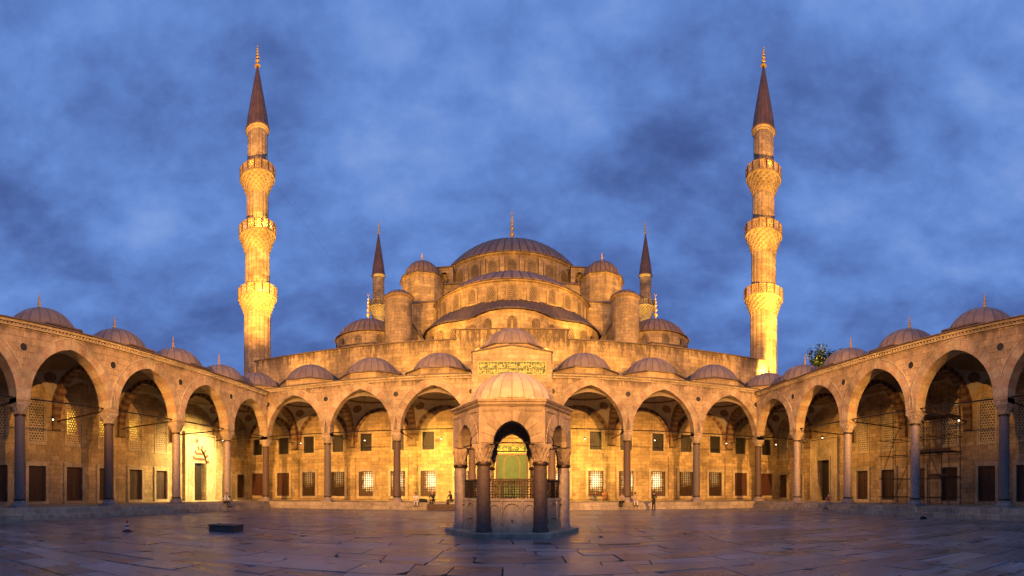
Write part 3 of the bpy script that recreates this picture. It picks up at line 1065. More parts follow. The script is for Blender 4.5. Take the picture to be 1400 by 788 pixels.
def opening_wall(x0, x1, z0, z1, y, th, holes, name, mat, parent):
    """wall panel with rectangular holes cut through it; holes = (xa,xb,za,zb)"""
    xs = sorted({x0, x1, *[h[0] for h in holes], *[h[1] for h in holes]})
    zs = sorted({z0, z1, *[h[2] for h in holes], *[h[3] for h in holes]})
    mb = MB()
    solid = {}
    for i in range(len(xs) - 1):
        for j in range(len(zs) - 1):
            cx, cz = (xs[i] + xs[i + 1]) / 2, (zs[j] + zs[j + 1]) / 2
            solid[i, j] = not any(h[0] < cx < h[1] and h[2] < cz < h[3] for h in holes)
    for (i, j), s in solid.items():
        a, b, c, d = xs[i], xs[i + 1], zs[j], zs[j + 1]
        if s:
            mb.add([(a, y, c), (b, y, c), (b, y, d), (a, y, d)], [(0, 1, 2, 3)])
            mb.add([(a, y + th, c), (b, y + th, c), (b, y + th, d), (a, y + th, d)], [(3, 2, 1, 0)])
            for (di, dj, q) in ((-1, 0, ((a, c), (a, d))), (1, 0, ((b, d), (b, c))), (0, -1, ((b, c), (a, c))), (0, 1, ((a, d), (b, d)))):
                if not solid.get((i + di, j + dj), False):
                    (p0, p1) = q
                    mb.add([(p0[0], y, p0[1]), (p1[0], y, p1[1]), (p1[0], y + th, p1[1]), (p0[0], y + th, p0[1])], [(0, 1, 2, 3)])
    return ob(name, mb, parent, mats=mat)


def put_column(root, x, y, mat):
    c = ob('column', shafts[mat], root, (x, y, 0))
    ob('base', base_m, c); ob('capital', cap_m, c); ob('bronze_collar', collar_m, c); ob('bronze_collar', collar_t, c)
    return c


def put_bay_front(root, x, d):
    ob('spandrel_wall', d['wall'], root, (x, 0, 0))
    for v in d['vous']:
        ob('voussoir', v, root, (x, 0, SPR))
    ob('archivolt', d['arc'], root, (x, 0, SPR))
    ob('tie_rod', rod_front, root, (x, 0, 0))


def put_dome(root, x, y, fin=fin_m, dz=0.0):
    dr = ob('drum', drum_m, root, (x, y, dz))
    ob('drum_roof', drumroof_m, dr)
    dm = ob('dome', dome_m, root, (x, y, dz))
    ob('finial', fin, dm, (0, 0, DZ + 1.8))
    return dm


def cornice(root, x0, x1, ztop, y=-TF):
    mb = MB()
    mb.box(x0, x1, y - 0.10, y + 0.02, ztop - 0.34, ztop - 0.24)
    mb.box(x0, x1, y - 0.20, y + 0.02, ztop - 0.14, ztop + 0.0)
    ob('cornice', mb, root, mats='marble')
    mb = MB(); x = x0 + 0.06
    while x < x1 - 0.2:
        mb.prism([(x, y - 0.17), (x + 0.24, y - 0.17), (x + 0.12, y + 0.01)][::-1] if False else [(x, y + 0.01), (x + 0.12, y - 0.17), (x + 0.24, y + 0.01)], ztop - 0.24, ztop - 0.14)
        x += 0.26
    o = ob('sawtooth_moulding', mb, root, mats='marble', kind='stuff')
    e = MB().box(x0 - 0.02, x1 + 0.02, y - 0.34, y + 1.4, ztop + 0.002, ztop + 0.07)
    ob('lead_eave', e, root, mats='leadflat')


def put_lamp(root, x, y, z, lit=60):
    pass


def window_rect(root, x, y, z, w, h, frame, fill, panem, name='window', lab=None):
    wd = ob(name, frame, root, (x, y, z), label=lab)
    if fill is not None:
        ob(fill.name.split('.')[0], fill, wd, (0, 0.16, 0))
    if panem:
        ob('pane', pane(w, h, panem), wd, (0, 0.30, 0))
    return wd


BL = (0.62, 0.8, 0.97, 1.2)
M['block'] = stone('wall_block', C1, C2, joints=False, stain=0.25)
block_m = {}
for l_ in BL:
    b_ = 0.012
    vs_ = []
    for y_, i_ in ((0.0, 0.0), (-0.012, 0.0), (-0.022, b_)):
        vs_ += [(-l_ / 2 + i_, y_, i_), (l_ / 2 - i_, y_, i_), (l_ / 2 - i_, y_, 0.42 - i_), (-l_ / 2 + i_, y_, 0.42 - i_)]
    block_m[l_] = MB().add(vs_, [(a_ + k_, a_ + (k_ + 1) % 4, a_ + 4 + (k_ + 1) % 4, a_ + 4 + k_) for a_ in (0, 4) for k_ in range(4)] + [(8, 9, 10, 11)]).mesh('stone_block', 'block')

# ------------------------------------------------------------------ side arcades
def side_arcade(sx, label):
    root = thing('arcade', label, 'arcade', (sx * W, 0, 0), -sx * PI / 2, 'arcades round the courtyard')
    # local x runs along the arcade (world Y = -sx*x), local y runs away from the court
    q = -sx
    cols = [34.5, 27.5, 20.5, 13.5, 6.5, -0.5]
    mats = ['pinkmarble', 'pinkmarble', 'redgranite', 'granite', 'pinkmarble', 'granite'] if sx < 0 else ['pinkmarble', 'pinkmarble', 'pinkmarble', 'granite', 'granite', 'granite']
    for y, m in zip(cols, mats):
        put_column(root, q * y, 0, m)
        ob('rib_arch', rib_arch_m, root, (q * y, DEP / 2, SPR), PI / 2)
        ob('tie_rod', rod_cross, root, (q * y, 0, 0))
        ob('roundel', roundel_m, root, (q * y, -TF - 0.015, 10.33))
    ob('roundel', roundel_m, root, (q * 41.05, -TF - 0.015, 10.33))
    for yb in (38, 31, 24, 17, 10, 3):
        put_bay_front(root, q * yb, side_bay)
        ob('vault', vault_m, root, (q * yb, DEP / 2, 0))
        put_paint(root, (q * yb, DEP / 2, 0))
        ob('wall_arch', wall_arch_m, root, (q * yb, DEP - 0.03, SPR))
        put_dome(root, q * yb, DEP / 2, dz=-0.68)
    # rear wall with its windows
    wins = [46.8, 43.7, 32.85, 29.35, 25.8, 22.35, 18.75, 15.3, 11.8, 8.2, 4.8, 1.2]
    dy = 38.75
    holes = []
    for y in wins:
        x = q * y
        holes.append((x - 0.8, x + 0.8, 0.87, 3.67))
        if y < 40:
            holes.append((x - 0.8, x + 0.8, 5.5, 5.5 + LH - 0.4))
        else:
            holes.append((x - 0.8, x + 0.8, 5.5, 5.5 + LH - 0.4))
    holes.append((q * dy - 1.0, q * dy + 1.0, PZ, 4.75 if sx < 0 else 5.0))
    xa, xb = sorted((q * -4, q * 48.6))
    yw = DEP - 0.3 + 0.05
    opening_wall(xa, xb, 0.0, HC - 0.002, yw, 0.8, holes, 'rear_wall', 'ashlar', root)
    for y in wins:
        x = q * y
        w_ = window_rect(root, x, yw, 0.87, 1.6, 2.8, frame_side, None, None, 'shuttered_window')
        ob('shutter', shut_side, w_, (0, 0.14, 0))
        lit = (sx < 0 and y in (22.35, 25.8, 29.35))
        l = ob('lattice_window', lat_side, root, (x, yw + 0.02, 5.5))
        ob('frame', latframe_m, l, (0, -0.03, 0))
        ob('pane', pane(LW, LH - 0.1, 'lity' if lit else 'glass'), l, (0, 0.14 if lit else 0.2, 0))
    # dressed stone blocks of the rear wall, nearest bays
    rb = random.Random(21 + sx)
    for k in range(15):
        z = PZ + 0.03 + k * 0.43
        y = 13.9 + rb.uniform(-0.5, 0.0)
        while y < 34.0:
            l = rb.choice(BL)
            y0_, y1_ = y, y + l
            y = y1_ + 0.014
            if any(y1_ > w - 1.16 and y0_ < w + 1.16 and (z < 4.06 or z + 0.42 > 5.25) and not (z < 0.2) for w in wins):
                continue
            if any(abs((y0_ + y1_) / 2 - c) < 0.48 + l / 2 and z + 0.42 > SPR - 0.85 for c in cols):
                continue
            ob('stone_block', block_m[l], root, (q * (y0_ + y1_) / 2, yw + rb.uniform(-0.012, 0.0), z))
    # roof slab
    xa, xb = sorted((q * -4, q * 41.0))
    ob('roof', MB().box(xa, xb, TF - 0.5, DEP + 0.6, HC + 0.001, HC + 0.06), root, mats='leadflat')
    cornice(root, *sorted((q * -4, q * 40.9)), HC)
    return root, q, yw, dy


LA, q, yw, dyl = side_arcade(-1, 'long stone arcade with the brightly lit pointed doorway, beside the dark hatch box')
# lit portal in the left arcade
def portal_left(root, x, yw):
    p = ob('portal', MB().box(-2.5, -1.02, -0.25, 0.0, PZ, 7.6).box(1.02, 2.5, -0.25, 0.0, PZ, 7.6).box(-1.02, 1.02, -0.25, 0.0, 6.2, 7.6)
           .box(-2.62, -2.5, -0.32, 0, PZ, 7.72).box(2.5, 2.62, -0.32, 0, PZ, 7.72).box(-2.62, 2.62, -0.32, -0.0, 7.721, 7.86), root, (x, yw, 0), mats='marble')
    ar = MB()
    for k, v in enumerate(voussoirs(1.0, 1.5, 14, 0.42, -0.32, -0.2, 0.01)):
        ob('arch_stone', v.mesh('arch_stone', 'vous_d' if k % 2 else 'vous_l'), p, (0, 0, 4.7))
    A = arch_pts(1.02, 1.5, 14)
    mb = MB()
    for k in range(14):
        (xa, za), (xb, zb) = A[k], A[k + 1]
        mb.add([(xa, -0.25, 4.7 + za), (xb, -0.25, 4.7 + zb), (xb, -0.25, 6.2), (xa, -0.25, 6.2)], [(0, 1, 2, 3)])
    ob('spandrel', mb, p, mats='marble')
    st = MB()
    for k in range(5):
        st.mi = k % 2
        z = 4.7 + k * 0.28
        hw = max(A[i][0] for i in range(15) if A[i][1] >= min(k * 0.28 + 0.02, 1.45)) if k else 1.0
        st.box(-hw, hw, -0.1, 0.05, z, z + 0.28)
    ob('tympanum', st, p, mats=['vous_l', 'vous_d'])
    d = ob('door', shutter_mesh(1.9, 4.0, 'dark'), root, (x, yw + 0.45, PZ))
    # carved blind panels beside the door
    for s in (-1, 1):
        b = MB()
        b.box(s * 1.75 - 0.34, s * 1.75 - 0.28, -0.29, -0.24, 0.9, 4.2).box(s * 1.75 + 0.28, s * 1.75 + 0.34, -0.29, -0.24, 0.9, 4.2)
        P, Q = arch_pts(0.28, 0.6, 10), arch_pts(0.34, 0.68, 10)
        for k in range(10):
            b.prism([P[k], P[k + 1], Q[k + 1], Q[k]], -0.29, -0.24, 'y') if False else b.add(
                [(P[k][0] + s * 1.75, -0.29, P[k][1] + 4.2), (P[k + 1][0] + s * 1.75, -0.29, P[k + 1][1] + 4.2), (Q[k + 1][0] + s * 1.75, -0.29, Q[k + 1][1] + 4.2), (Q[k][0] + s * 1.75, -0.29, Q[k][1] + 4.2)], [(0, 1, 2, 3)])
        ob('carved_panel', b, p, mats='marble')


portal_left(LA, q * dyl, yw)
RA, q, yw, dyl = side_arcade(1, 'long stone arcade with scaffolding standing under two of its arches')


def portal_right(root, x, yw):
    p = ob('portal', MB().box(-2.2, -1.02, -0.22, 0.0, PZ, 7.2).box(1.02, 2.2, -0.22, 0.0, PZ, 7.2).box(-1.02, 1.02, -0.22, 0.0, 5.0, 7.2)
           .box(-2.32, -2.2, -0.3, 0, PZ, 7.32).box(2.2, 2.32, -0.3, 0, PZ, 7.32).box(-2.32, 2.32, -0.3, 0, 7.321, 7.45)
           .box(-1.22, -1.02, -0.3, -0.221, PZ, 5.2).box(1.02, 1.22, -0.3, -0.221, PZ, 5.2).box(-1.22, 1.22, -0.3, -0.221, 5.201, 5.4), root, (x, yw, 0), mats='marble')
    ob('door', shutter_mesh(2.0, 4.3, 'dark'), root, (x, yw + 0.4, PZ))


portal_right(RA, q * dyl, yw)

# ------------------------------------------------------------------ portico in front of the prayer hall
PR = thing('portico', 'front portico of the prayer hall with gabled centre and gilt inscription above', 'portico', (0, D, 0), 0, 'arcades round the courtyard')
CX = [3.6, 10.57, 17.55, 24.55]
cm = {3.6: 'redgranite', 10.57: 'redgranite', 17.55: 'granite', 24.55: 'redgranite'}
for s in (-1, 1):
    for x in CX:
        put_column(PR, s * x, 0, cm[x])
        ob('rib_arch', rib_arch_m, PR, (s * x, DEP / 2, SPR), PI / 2)
        ob('tie_rod', rod_cross, PR, (s * x, 0, 0))
        if x < 24:
            ob('roundel', roundel_m, PR, (s * x, -TF - 0.015, 10.6))
    ob('roundel', roundel_m, PR, (s * 24.02, -TF - 0.02, 10.6))
    for x in (7.085, 14.06, 21.05):
        put_bay_front(PR, s * x, back_bay)
    for x in (7.085, 14.06, 21.05, 28.05):
        ob('vault', vault_m, PR, (s * x, DEP / 2, 0))
        put_paint(PR, (s * x, DEP / 2, 0))
        ob('wall_arch', wall_arch_m, PR, (s * x, DEP - 0.03, SPR))
        put_dome(PR, s * x, DEP / 2, finb_m)
    # corner bay arches towards the side arcade
    ob('rib_arch', rib_arch_m, PR, (s * 28.05, 0, SPR))
    ob('tie_rod', rod_front, PR, (s * 28.05, 0, 0))
ob('tie_rod', rod_front, PR)
# centre bay: taller gabled block
cb = arch_wall(MB(), 3.05, 4.1, SPR, 7.0, 13.0, -3.598, 3.598, -TF - 0.12, TF)
cb.prism([(-3.5, 13.0), (3.5, 13.0), (3.5, 14.05), (0, 14.6), (-3.5, 14.05)], -TF - 0.12, TF + 0.3, 'y')
ob('gable_block', cb, PR, mats='gable')
for k, v in enumerate(voussoirs(3.04, 4.09, 18, 0.6, -TF - 0.145, TF + 0.01)):
    ob('voussoir', v, PR, (0, 0, SPR), mats='vous_p' if (k if k < 9 else 17 - k) % 2 else 'vous_l')
cp = MB()
for s in (-1, 1):
    a, b = (0.0, 14.6), (s * 3.66, 14.03)
    pts = [a, b, (b[0], b[1] + 0.1), (a[0], a[1] + 0.12)]
    cp.prism(pts if s < 0 else pts[::-1], -TF - 0.32, TF + 0.5, 'y')
    x0, x1 = sorted((s * 3.502, s * 3.62))
    cp.box(x0, x1, -TF - 0.17, TF + 0.3, 13.02, 14.02)
ob('gable_coping', cp, PR, mats='leadflat')
for s in (-1, 1):
    cornice(PR, *sorted((s * 3.65, s * 24.3)), HB)
vc = ob('vault', vault_m, PR, (0, DEP / 2, 0))
put_paint(PR, (0, DEP / 2, 0))
ob('roof', MB().box(-31.4, 31.4, TF - 0.5, DEP - 0.05, HB + 0.001, HB + 0.06), PR, mats='leadflat')
dc = ob('drum', MB().lathe([(3.6, 12.0), (3.6, 15.0)], 8, a0=R(22.5), a1=R(382.5)), PR, (0, DEP / 2, 0), mats='ashlar')
ob('drum_roof', MB().lathe([(3.55, 15.0), (3.8, 15.02), (3.8, 15.12), (3.0, 15.35)], 8, a0=R(22.5), a1=R(382.5)), dc, mats='leadflat')
dm = ob('dome', dome_mesh('dome', 2.95, 2.1, 15.25, 26, 'lead', 0.04), PR, (0, DEP / 2, 0))
ob('finial', finb_m, dm, (0, 0, 17.35))


# inscription panel: gilt field with two rows of cartouches and brush-like lettering
def inscription(parent, x0, x1, z0, z1, y, cols, rows, seed, name='inscription_panel'):
    r_ = random.Random(seed)
    p = ob(name, MB().box(x0, x1, y, y + 0.06, z0, z1), parent, mats='gilt')
    w = (x1 - x0 - 0.12) / cols; h = (z1 - z0 - 0.1) / rows
    for j in range(rows):
        for i in range(cols):
            xa = x0 + 0.06 + i * w + 0.025; za = z0 + 0.05 + j * h + 0.02
            ww, hh = w - 0.05, h - 0.04
            ob('cartouche', MB().box(0, ww, 0, 0.02, 0, hh), p, (xa, y - 0.021, za), mats='script')
            mb = MB()
            for k in range(int(8 + ww * 9)):
                cx = ww * r_.uniform(0.06, 0.94); cz = hh * r_.uniform(0.15, 0.85)
                typ = r_.random(); pts = []
                if typ < 0.34:      # tall upright
                    l = hh * r_.uniform(0.5, 0.8); cz = hh * 0.12
                    pts = [(cx, cz), (cx + 0.01, cz + l * 0.5), (cx - 0.02, cz + l)]
                elif typ < 0.75:    # bowl
                    rad = min(hh * 0.26, 0.15); a0 = r_.uniform(150, 210)
                    pts = [(cx + rad * 1.3 * math.cos(R(a0 + q_)), cz + rad * math.sin(R(a0 + q_))) for q_ in range(0, 200, 33)]
                else:               # long sweep
                    l = ww * r_.uniform(0.15, 0.3)
                    pts = [(cx - l, cz + 0.05), (cx - l / 2, cz - 0.03), (cx, cz), (cx + l * 0.5, cz + 0.07)]
                pts = [(min(max(a, 0.03), ww - 0.03), min(max(b, 0.03), hh - 0.03)) for a, b in pts]
                for (a, b), (c, d) in zip(pts, pts[1:]):
                    L_ = math.hypot(c - a, d - b)
                    if L_ < 1e-4:
                        continue
                    nx, nz = -(d - b) / L_ * 0.015, (c - a) / L_ * 0.022
                    mb.prism([(a - nx, b - nz), (c - nx, d - nz), (c + nx, d + nz), (a + nx, b + nz)], -0.014 - k * 0.0002, 0.001, 'y')
            ob('lettering', mb, p, (xa, y - 0.023, za), mats='goldletter')
    fr = MB().box(x0 - 0.08, x1 + 0.08, y - 0.05, y + 0.05, z1, z1 + 0.08).box(x0 - 0.08, x1 + 0.08, y - 0.05, y + 0.05, z0 - 0.08, z0).box(x0 - 0.08, x0, y - 0.05, y + 0.05, z0, z1).box(x1, x1 + 0.08, y - 0.05, y + 0.05, z0, z1)
    ob('panel_border', fr, p, mats='marble')
    return p


inscription(PR, -3.05, 3.05, 12.0, 13.2, -TF - 0.19, 7, 2, 5)

# rear wall of the portico: two storeys of windows, portal in the middle
ywb = DEP - 0.03 + 0.02
holes = []
wx = []
for s in (-1, 1):
    for bc in (7.085, 14.06, 21.05, 28.05):
        for o_ in (-1.82, 1.82):
            wx.append(s * bc + o_)
for x in wx:
    holes += [(x - 0.825, x + 0.825, 1.1, 3.85), (x - 0.65, x + 0.65, 6.1, 8.04)]
holes.append((-1.7, 1.7, PZ, 7.3))
opening_wall(-31.3, 31.3, 0.0, HB - 0.002, ywb, 0.5, holes, 'rear_wall', 'ashlar', PR)
for x in sorted(wx):
    ax = abs(x)
    m = 'lit3' if ax < 17.5 else ('lit2' if ax < 24 else None)
    if ax > 24.5:
        w_ = window_rect(PR, x, ywb, 1.1, 1.65, 2.75, frame_lo, None, None, 'shuttered_window')
        ob('shutter', shut_back, w_, (0, 0.12, 0))
    else:
        window_rect(PR, x, ywb, 1.1, 1.65, 2.75, frame_lo, grille_lo, m, 'grilled_window')
    window_rect(PR, x, ywb, 6.1, 1.3, 1.94, frame_up, grille_up, 'glass', 'upper_window')
# wall pilasters under the rib arches
for s in (-1, 1):
    for x in CX:
        ob('pilaster', MB().box(-0.42, 0.42, ywb - 0.16, ywb + 0.1, PZ, 5.4).box(-0.5, 0.5, ywb - 0.2, ywb + 0.1, 5.401, 5.6), PR, (s * x, 0, 0), mats='ashlar')
# portal
pt = ob('portal', MB().box(-2.35, -1.72, ywb - 0.35, ywb + 0.3, PZ, 8.2).box(1.72, 2.35, ywb - 0.35, ywb + 0.3, PZ, 8.2).box(-2.5, 2.5, ywb - 0.42, ywb + 0.3, 8.201, 8.5)
        .box(-1.95, -1.7, ywb - 0.45, ywb - 0.351, PZ, 7.9).box(1.7, 1.95, ywb - 0.45, ywb - 0.351, PZ, 7.9), PR, mats='marble')
A = arch_pts(1.71, 1.5, 16)
mb = MB()
for k in range(16):
    (xa, za), (xb, zb) = A[k], A[k + 1]
    mb.add([(xa, ywb - 0.3, 6.55 + za * 0.9), (xb, ywb - 0.3, 6.55 + zb * 0.9), (xb, ywb - 0.3, 8.2), (xa, ywb - 0.3, 8.2)], [(0, 1, 2, 3)])
ob('portal_arch', mb, pt, mats='vous_l')
ob('niche', MB().box(-1.71, 1.71, ywb + 0.4, ywb + 0.6, PZ, 8.2), pt, mats='ashlar')
inscription(PR, -1.6, 1.6, 5.72, 6.5, ywb + 0.2, 2, 1, 9, 'portal_inscription')
dr = ob('door', MB().box(-1.62, 1.62, ywb + 0.28, ywb + 0.33, PZ, 5.6), PR, mats='green')
fm = MB().box(-1.69, -1.55, ywb + 0.2, ywb + 0.28, PZ, 5.6).box(1.55, 1.69, ywb + 0.2, ywb + 0.28, PZ, 5.6).box(-1.69, 1.69, ywb + 0.18, ywb + 0.28, 5.5, 5.66).box(-1.55, 1.55, ywb + 0.22, ywb + 0.279, 2.5, 2.62)
for s in (-1, 1):
    x0, x1 = sorted((s * 0.78, s * 0.88)); fm.box(x0, x1, ywb + 0.23, ywb + 0.279, 2.62, 4.6)
P, Q = arch_pts(0.78, 0.85, 12), arch_pts(0.88, 0.97, 12)
for k in range(12):
    fm.prism([(P[k][0], P[k][1] + 4.6), (P[k + 1][0], P[k + 1][1] + 4.6), (Q[k + 1][0], Q[k + 1][1] + 4.6), (Q[k][0], Q[k][1] + 4.6)], ywb + 0.23, ywb + 0.279, 'y')
ob('door_frame', fm, dr, mats='greenframe')

# hanging lamps, one in most bays
LAMPS = [(-28.1, 18.2), (-28.0, 31.0), (-27.9, 38.5), (-22.2, 45.0), (-14.9, 45.0), (-7.0, 45.2), (7.2, 45.2), (14.4, 45.0), (22.6, 45.0), (28.0, 43.4), (28.1, 35.2), (28.0, 19.2)]
desc = ['in the bay nearest the photographer on the side with the hatch box', 'in the second bay before the lit doorway', 'in front of the brightly lit pointed doorway', 'in the portico bay next to the shuttered corner',
        'in the portico bay of the middle grilled windows', 'in the bay just left of the fountain', 'in the bay just right of the fountain', 'in the bay behind the standing person', 'in the portico bay near the far corner', 'in the corner bay below the bright minaret',
        'in front of the plain rectangular doorway', 'beside the scaffolding tower']
for (x, y), ds in zip(LAMPS, desc):
    t_ = thing('hanging_lamp', 'lamp hanging ' + ds, 'lamp', (x, y, 7.05), 0, 'lamps hanging under the arcade vaults')
    ob('lamp_shade', MB().tube([(0, 0, 0.0), (0, 0, 5.0)], 0.012, 5).lathe([(0.05, 0.02), (0.14, -0.05), (0.17, -0.13), (0.12, -0.14)], 12), t_, mats='iron')
    ob('bulb', bulb_m, t_)
    lo = point('hanging_lamp_light', (x, y, 6.6), 18, (1.0, 0.75, 0.42), 0.1)

# ------------------------------------------------------------------ prayer hall
HALL = thing('mosque', 'large domed prayer hall of pale stone rising in tiers behind the portico', 'mosque')
Y0 = 49.5
mb = MB()
mb.box(-30.4, 30.4, 49.02, 103, 0, 17.9)
ob('hall_block', mb, HALL, mats='hallwall')
ob('hall_roof', MB().box(-30.7, -5.96, 48.82, 103.3, 17.901, 18.0).box(5.96, 30.7, 48.82, 103.3, 17.901, 18.0), HALL, mats='leadflat')
ob('raised_centre', MB().box(-5.95, 5.95, 48.98, 54, 17.0, 18.9), HALL, mats='hallwall')
ob('centre_coping', MB().box(-6.1, 6.1, 48.8, 54.2, 18.901, 19.0), HALL, mats='leadflat')
# sloped stair parapets at the two ends of the front
for s in (-1, 1):
    mb = MB()
    mb.prism([(s * 30.4, 12.3), (s * 27.2, 12.3), (s * 27.2, 12.9), (s * 29.6, 14.3), (s * 30.4, 14.3)][::(1 if s > 0 else -1)], 48.6, 49.0, 'y')
    ob('stair_parapet', mb, HALL, mats='hallwall')

def arched_win(parent, w, h, c, r, ang, z, name='window', mat='glass', pitch=0.26, ring=True, latmat='hall_lattice'):
    """arched window set in a drum of radius r around c, or in a flat wall when r == 0"""
    key = ('aw', w, h, pitch, mat, ring, latmat)
    if key not in pane_cache:
        a = w / 2; rise = a * 1.1
        A = [(-a, 0)] + [(x, h - rise + zz) for x, zz in arch_pts(a, rise, 12)] + [(a, 0)]
        pm = MB().prism(A[::-1], -0.02, 0.06, 'y').mesh('window', mat)
        B = [(x * (1 + 0.22 / a), z_ if i in (0, len(A) - 1) else z_ + 0.18) for i, (x, z_) in enumerate(A)]
        fr = MB()
        for k in range(len(A) - 1):
            fr.prism([A[k], A[k + 1], B[k + 1], B[k]], -0.14, 0.05, 'y')
        fr.box(-a - 0.25, a + 0.25, -0.16, 0.05, -0.14, -0.002)
        pane_cache[key] = (pm, fr.mesh('frame', 'hall_trim'), hex_lattice(w, h, pitch, depth=0.04, mat=latmat))
    pm, fr, la = pane_cache[key]
    if r:
        loc = (c[0] + r * math.cos(ang), c[1] + r * math.sin(ang), z)
    else:
        loc = (c[0], c[1], z)
    wd = ob(name, pm, parent, loc, ang + PI / 2)
    ob('lattice', la, wd, (0, -0.07, 0))
    if ring:
        ob('frame', fr, wd)
    return wd


# main dome
YC, RM = 76.0, 12.0
ZE = 34.9
ob('main_drum', MB().lathe([(RM, 30.4), (RM, ZE - 0.3), (RM + 0.25, ZE - 0.25), (RM + 0.25, ZE)], 72), HALL, (0, YC, 0), mats='drumstone')
dm = ob('main_dome', dome_mesh('main_dome', RM, 6.5, ZE + 0.02, 64, 'lead_main', 0.12, n=16, lip=0.45), HALL, (0, YC, 0))
ob('finial', finial_mesh(6.6, 0.48), dm, (0, 0, ZE + 6.4))
for k in range(-7, 8):
    a = -PI / 2 + k * R(12.86)
    arched_win(HALL, 1.35, 1.9, (0, YC), RM + 0.02, a, 31.9, 'drum_window')
    ob('drum_buttress', MB().box(-0.32, 0.32, -0.3, 0.2, 30.6, 34.2), HALL, (RM * math.cos(a + R(6.43)), YC + RM * math.sin(a + R(6.43)), 0), a + R(6.43) + PI / 2, mats='hall')
# square base of the main drum
ob('drum_base', MB().box(-13, 13, 63.6, 88.4, 18, 30.4), HALL, mats='hall')
ob('drum_base_roof', MB().box(-13.2, 13.2, 63.35, 88.6, 30.401, 30.6), HALL, mats='leadflat')
for s in (-1, 1):
    # arched buttresses beside the drum
    mb = MB()
    x0 = s * 9.3
    A = [(-0.62, 30.6)] + [(x, 32.3 + z) for x, z in arch_pts(0.62, 0.7, 10)] + [(0.62, 30.6)]
    for k in range(len(A) - 1):
        for y in (65.2,):
            mb.add([(x0 + s * 0.35 + A[k][0], y, A[k][1]), (x0 + s * 0.35 + A[k + 1][0], y, A[k + 1][1]), (x0 + s * 0.35 + A[k + 1][0], y, 33.6), (x0 + s * 0.35 + A[k][0], y, 33.6)], [(0, 1, 2, 3)])
    mb.box(*sorted((x0 - s * 0.9, x0 - s * 0.27)), 65.2, 68.5, 30.6, 33.6)
    mb.box(*sorted((x0 + s * 0.97, x0 + s * 1.9)), 65.2, 68.5, 30.6, 33.6)
    mb.box(*sorted((x0 - s * 0.27, x0 + s * 0.97)), 66.2, 68.5, 30.6, 33.6)
    mb.box(*sorted((x0 - s * 0.27, x0 + s * 0.97)), 65.22, 66.2, 33.3, 33.58)
    ob('drum_pier', mb, HALL, mats='hall')
    ob('pier_coping', MB().box(*sorted((x0 - s * 1.0, x0 + s * 2.0)), 65.0, 68.7, 33.601, 33.75), HALL, mats='leadflat')
    for k, (xx, zt) in enumerate(((11.9, 32.7), (12.6, 31.8))):
        ob('pier_step', MB().box(*sorted((s * (xx - 0.7), s * xx)), 65.3, 68.3, 30.6, zt), HALL, mats='hall')
# upper half dome
YH, RH, ZH = 63.5, 10.5, 26.05
ob('half_drum', MB().lathe([(RH, 18), (RH, ZH - 0.25), (RH + 0.2, ZH - 0.2), (RH + 0.2, ZH)], 44, a0=PI, a1=2 * PI), HALL, (0, YH, 0), mats='drumstone')
ob('half_dome', dome_mesh('half_dome', RH, 4.3, ZH + 0.02, 56, 'lead_56', 0.12, n=14, lip=0.4), HALL, (0, YH, 0))
for k in range(-6, 7):
    a = -PI / 2 + k * R(13.2)
    arched_win(HALL, 1.05, 1.75, (0, YH), RH + 0.02, a, 23.65, 'half_dome_window')
# lower wall with swelling bays and the lead roof above it
half = [(0, 50.8), (1.3, 50.95), (2.6, 51.5), (3.6, 52.35), (4.3, 53.2), (5.0, 53.75), (5.8, 54.1), (6.7, 54.35), (7.8, 54.55), (8.9, 55.1), (9.8, 55.95), (10.6, 57.2), (11.2, 58.8), (11.5, 60.5)]
plan = [(-x, y) for x, y in reversed(half[1:])] + half
ZL = 21.9
mb = MB()
n = len(plan)
mb.add([(x, y, 17.9) for x, y in plan] + [(x, y, ZL - 0.12) for x, y in plan], [(i, i + 1, i + 1 + n, i + n) for i in range(n - 1)])
ob('lower_bay_wall', mb, HALL, mats='hall')
rf = MB()
ins = []
for k, (x, y) in enumerate(plan):
    a = math.atan2(x, YH - y)
    a = max(-R(88), min(R(88), a))
    ins.append((RH * math.sin(a) * 0.995, YH - RH * math.cos(a) * 0.995))
def outw(k, d):
    x0, y0 = plan[max(k - 1, 0)]; x1, y1 = plan[min(k + 1, n - 1)]
    dx, dy = x1 - x0, y1 - y0; l = math.hypot(dx, dy)
    return (plan[k][0] + dy / l * d, plan[k][1] - dx / l * d)
O = [outw(k, 0.28) for k in range(n)]
sub = 4
rows = []
for j, (f, zz) in enumerate(((0, ZL - 0.13), (0, ZL), (0.5, ZL + 0.95), (1.0, 23.75))):
    row = []
    for k in range(n - 1):
        for q_ in range(sub):
            g_ = q_ / sub
            ox, oy = [O[k][i] + (O[k + 1][i] - O[k][i]) * g_ for i in (0, 1)]
            ix, iy = [ins[k][i] + (ins[k + 1][i] - ins[k][i]) * g_ for i in (0, 1)]
            lift = 0.09 if (q_ in (0, 2) and j >= 1) else 0.0
            row.append((ox + (ix - ox) * f, oy + (iy - oy) * f, zz + lift))
    row.append((O[-1][0] + (ins[-1][0] - O[-1][0]) * f, O[-1][1] + (ins[-1][1] - O[-1][1]) * f, zz))
    rows.append(row)
nn = len(rows[0])
rf.add([p for r_ in rows for p in r_], [(j * nn + i, j * nn + i + 1, (j + 1) * nn + i + 1, (j + 1) * nn + i) for j in range(len(rows) - 1) for i in range(nn - 1)])
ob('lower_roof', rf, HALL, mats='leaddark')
def wall_at(x):
    for k in range(n - 1):
        (x0, y0), (x1, y1) = plan[k], plan[k + 1]
        if x0 <= x <= x1:
            f = (x - x0) / (x1 - x0)
            return x, y0 + (y1 - y0) * f, math.atan2(y1 - y0, x1 - x0)
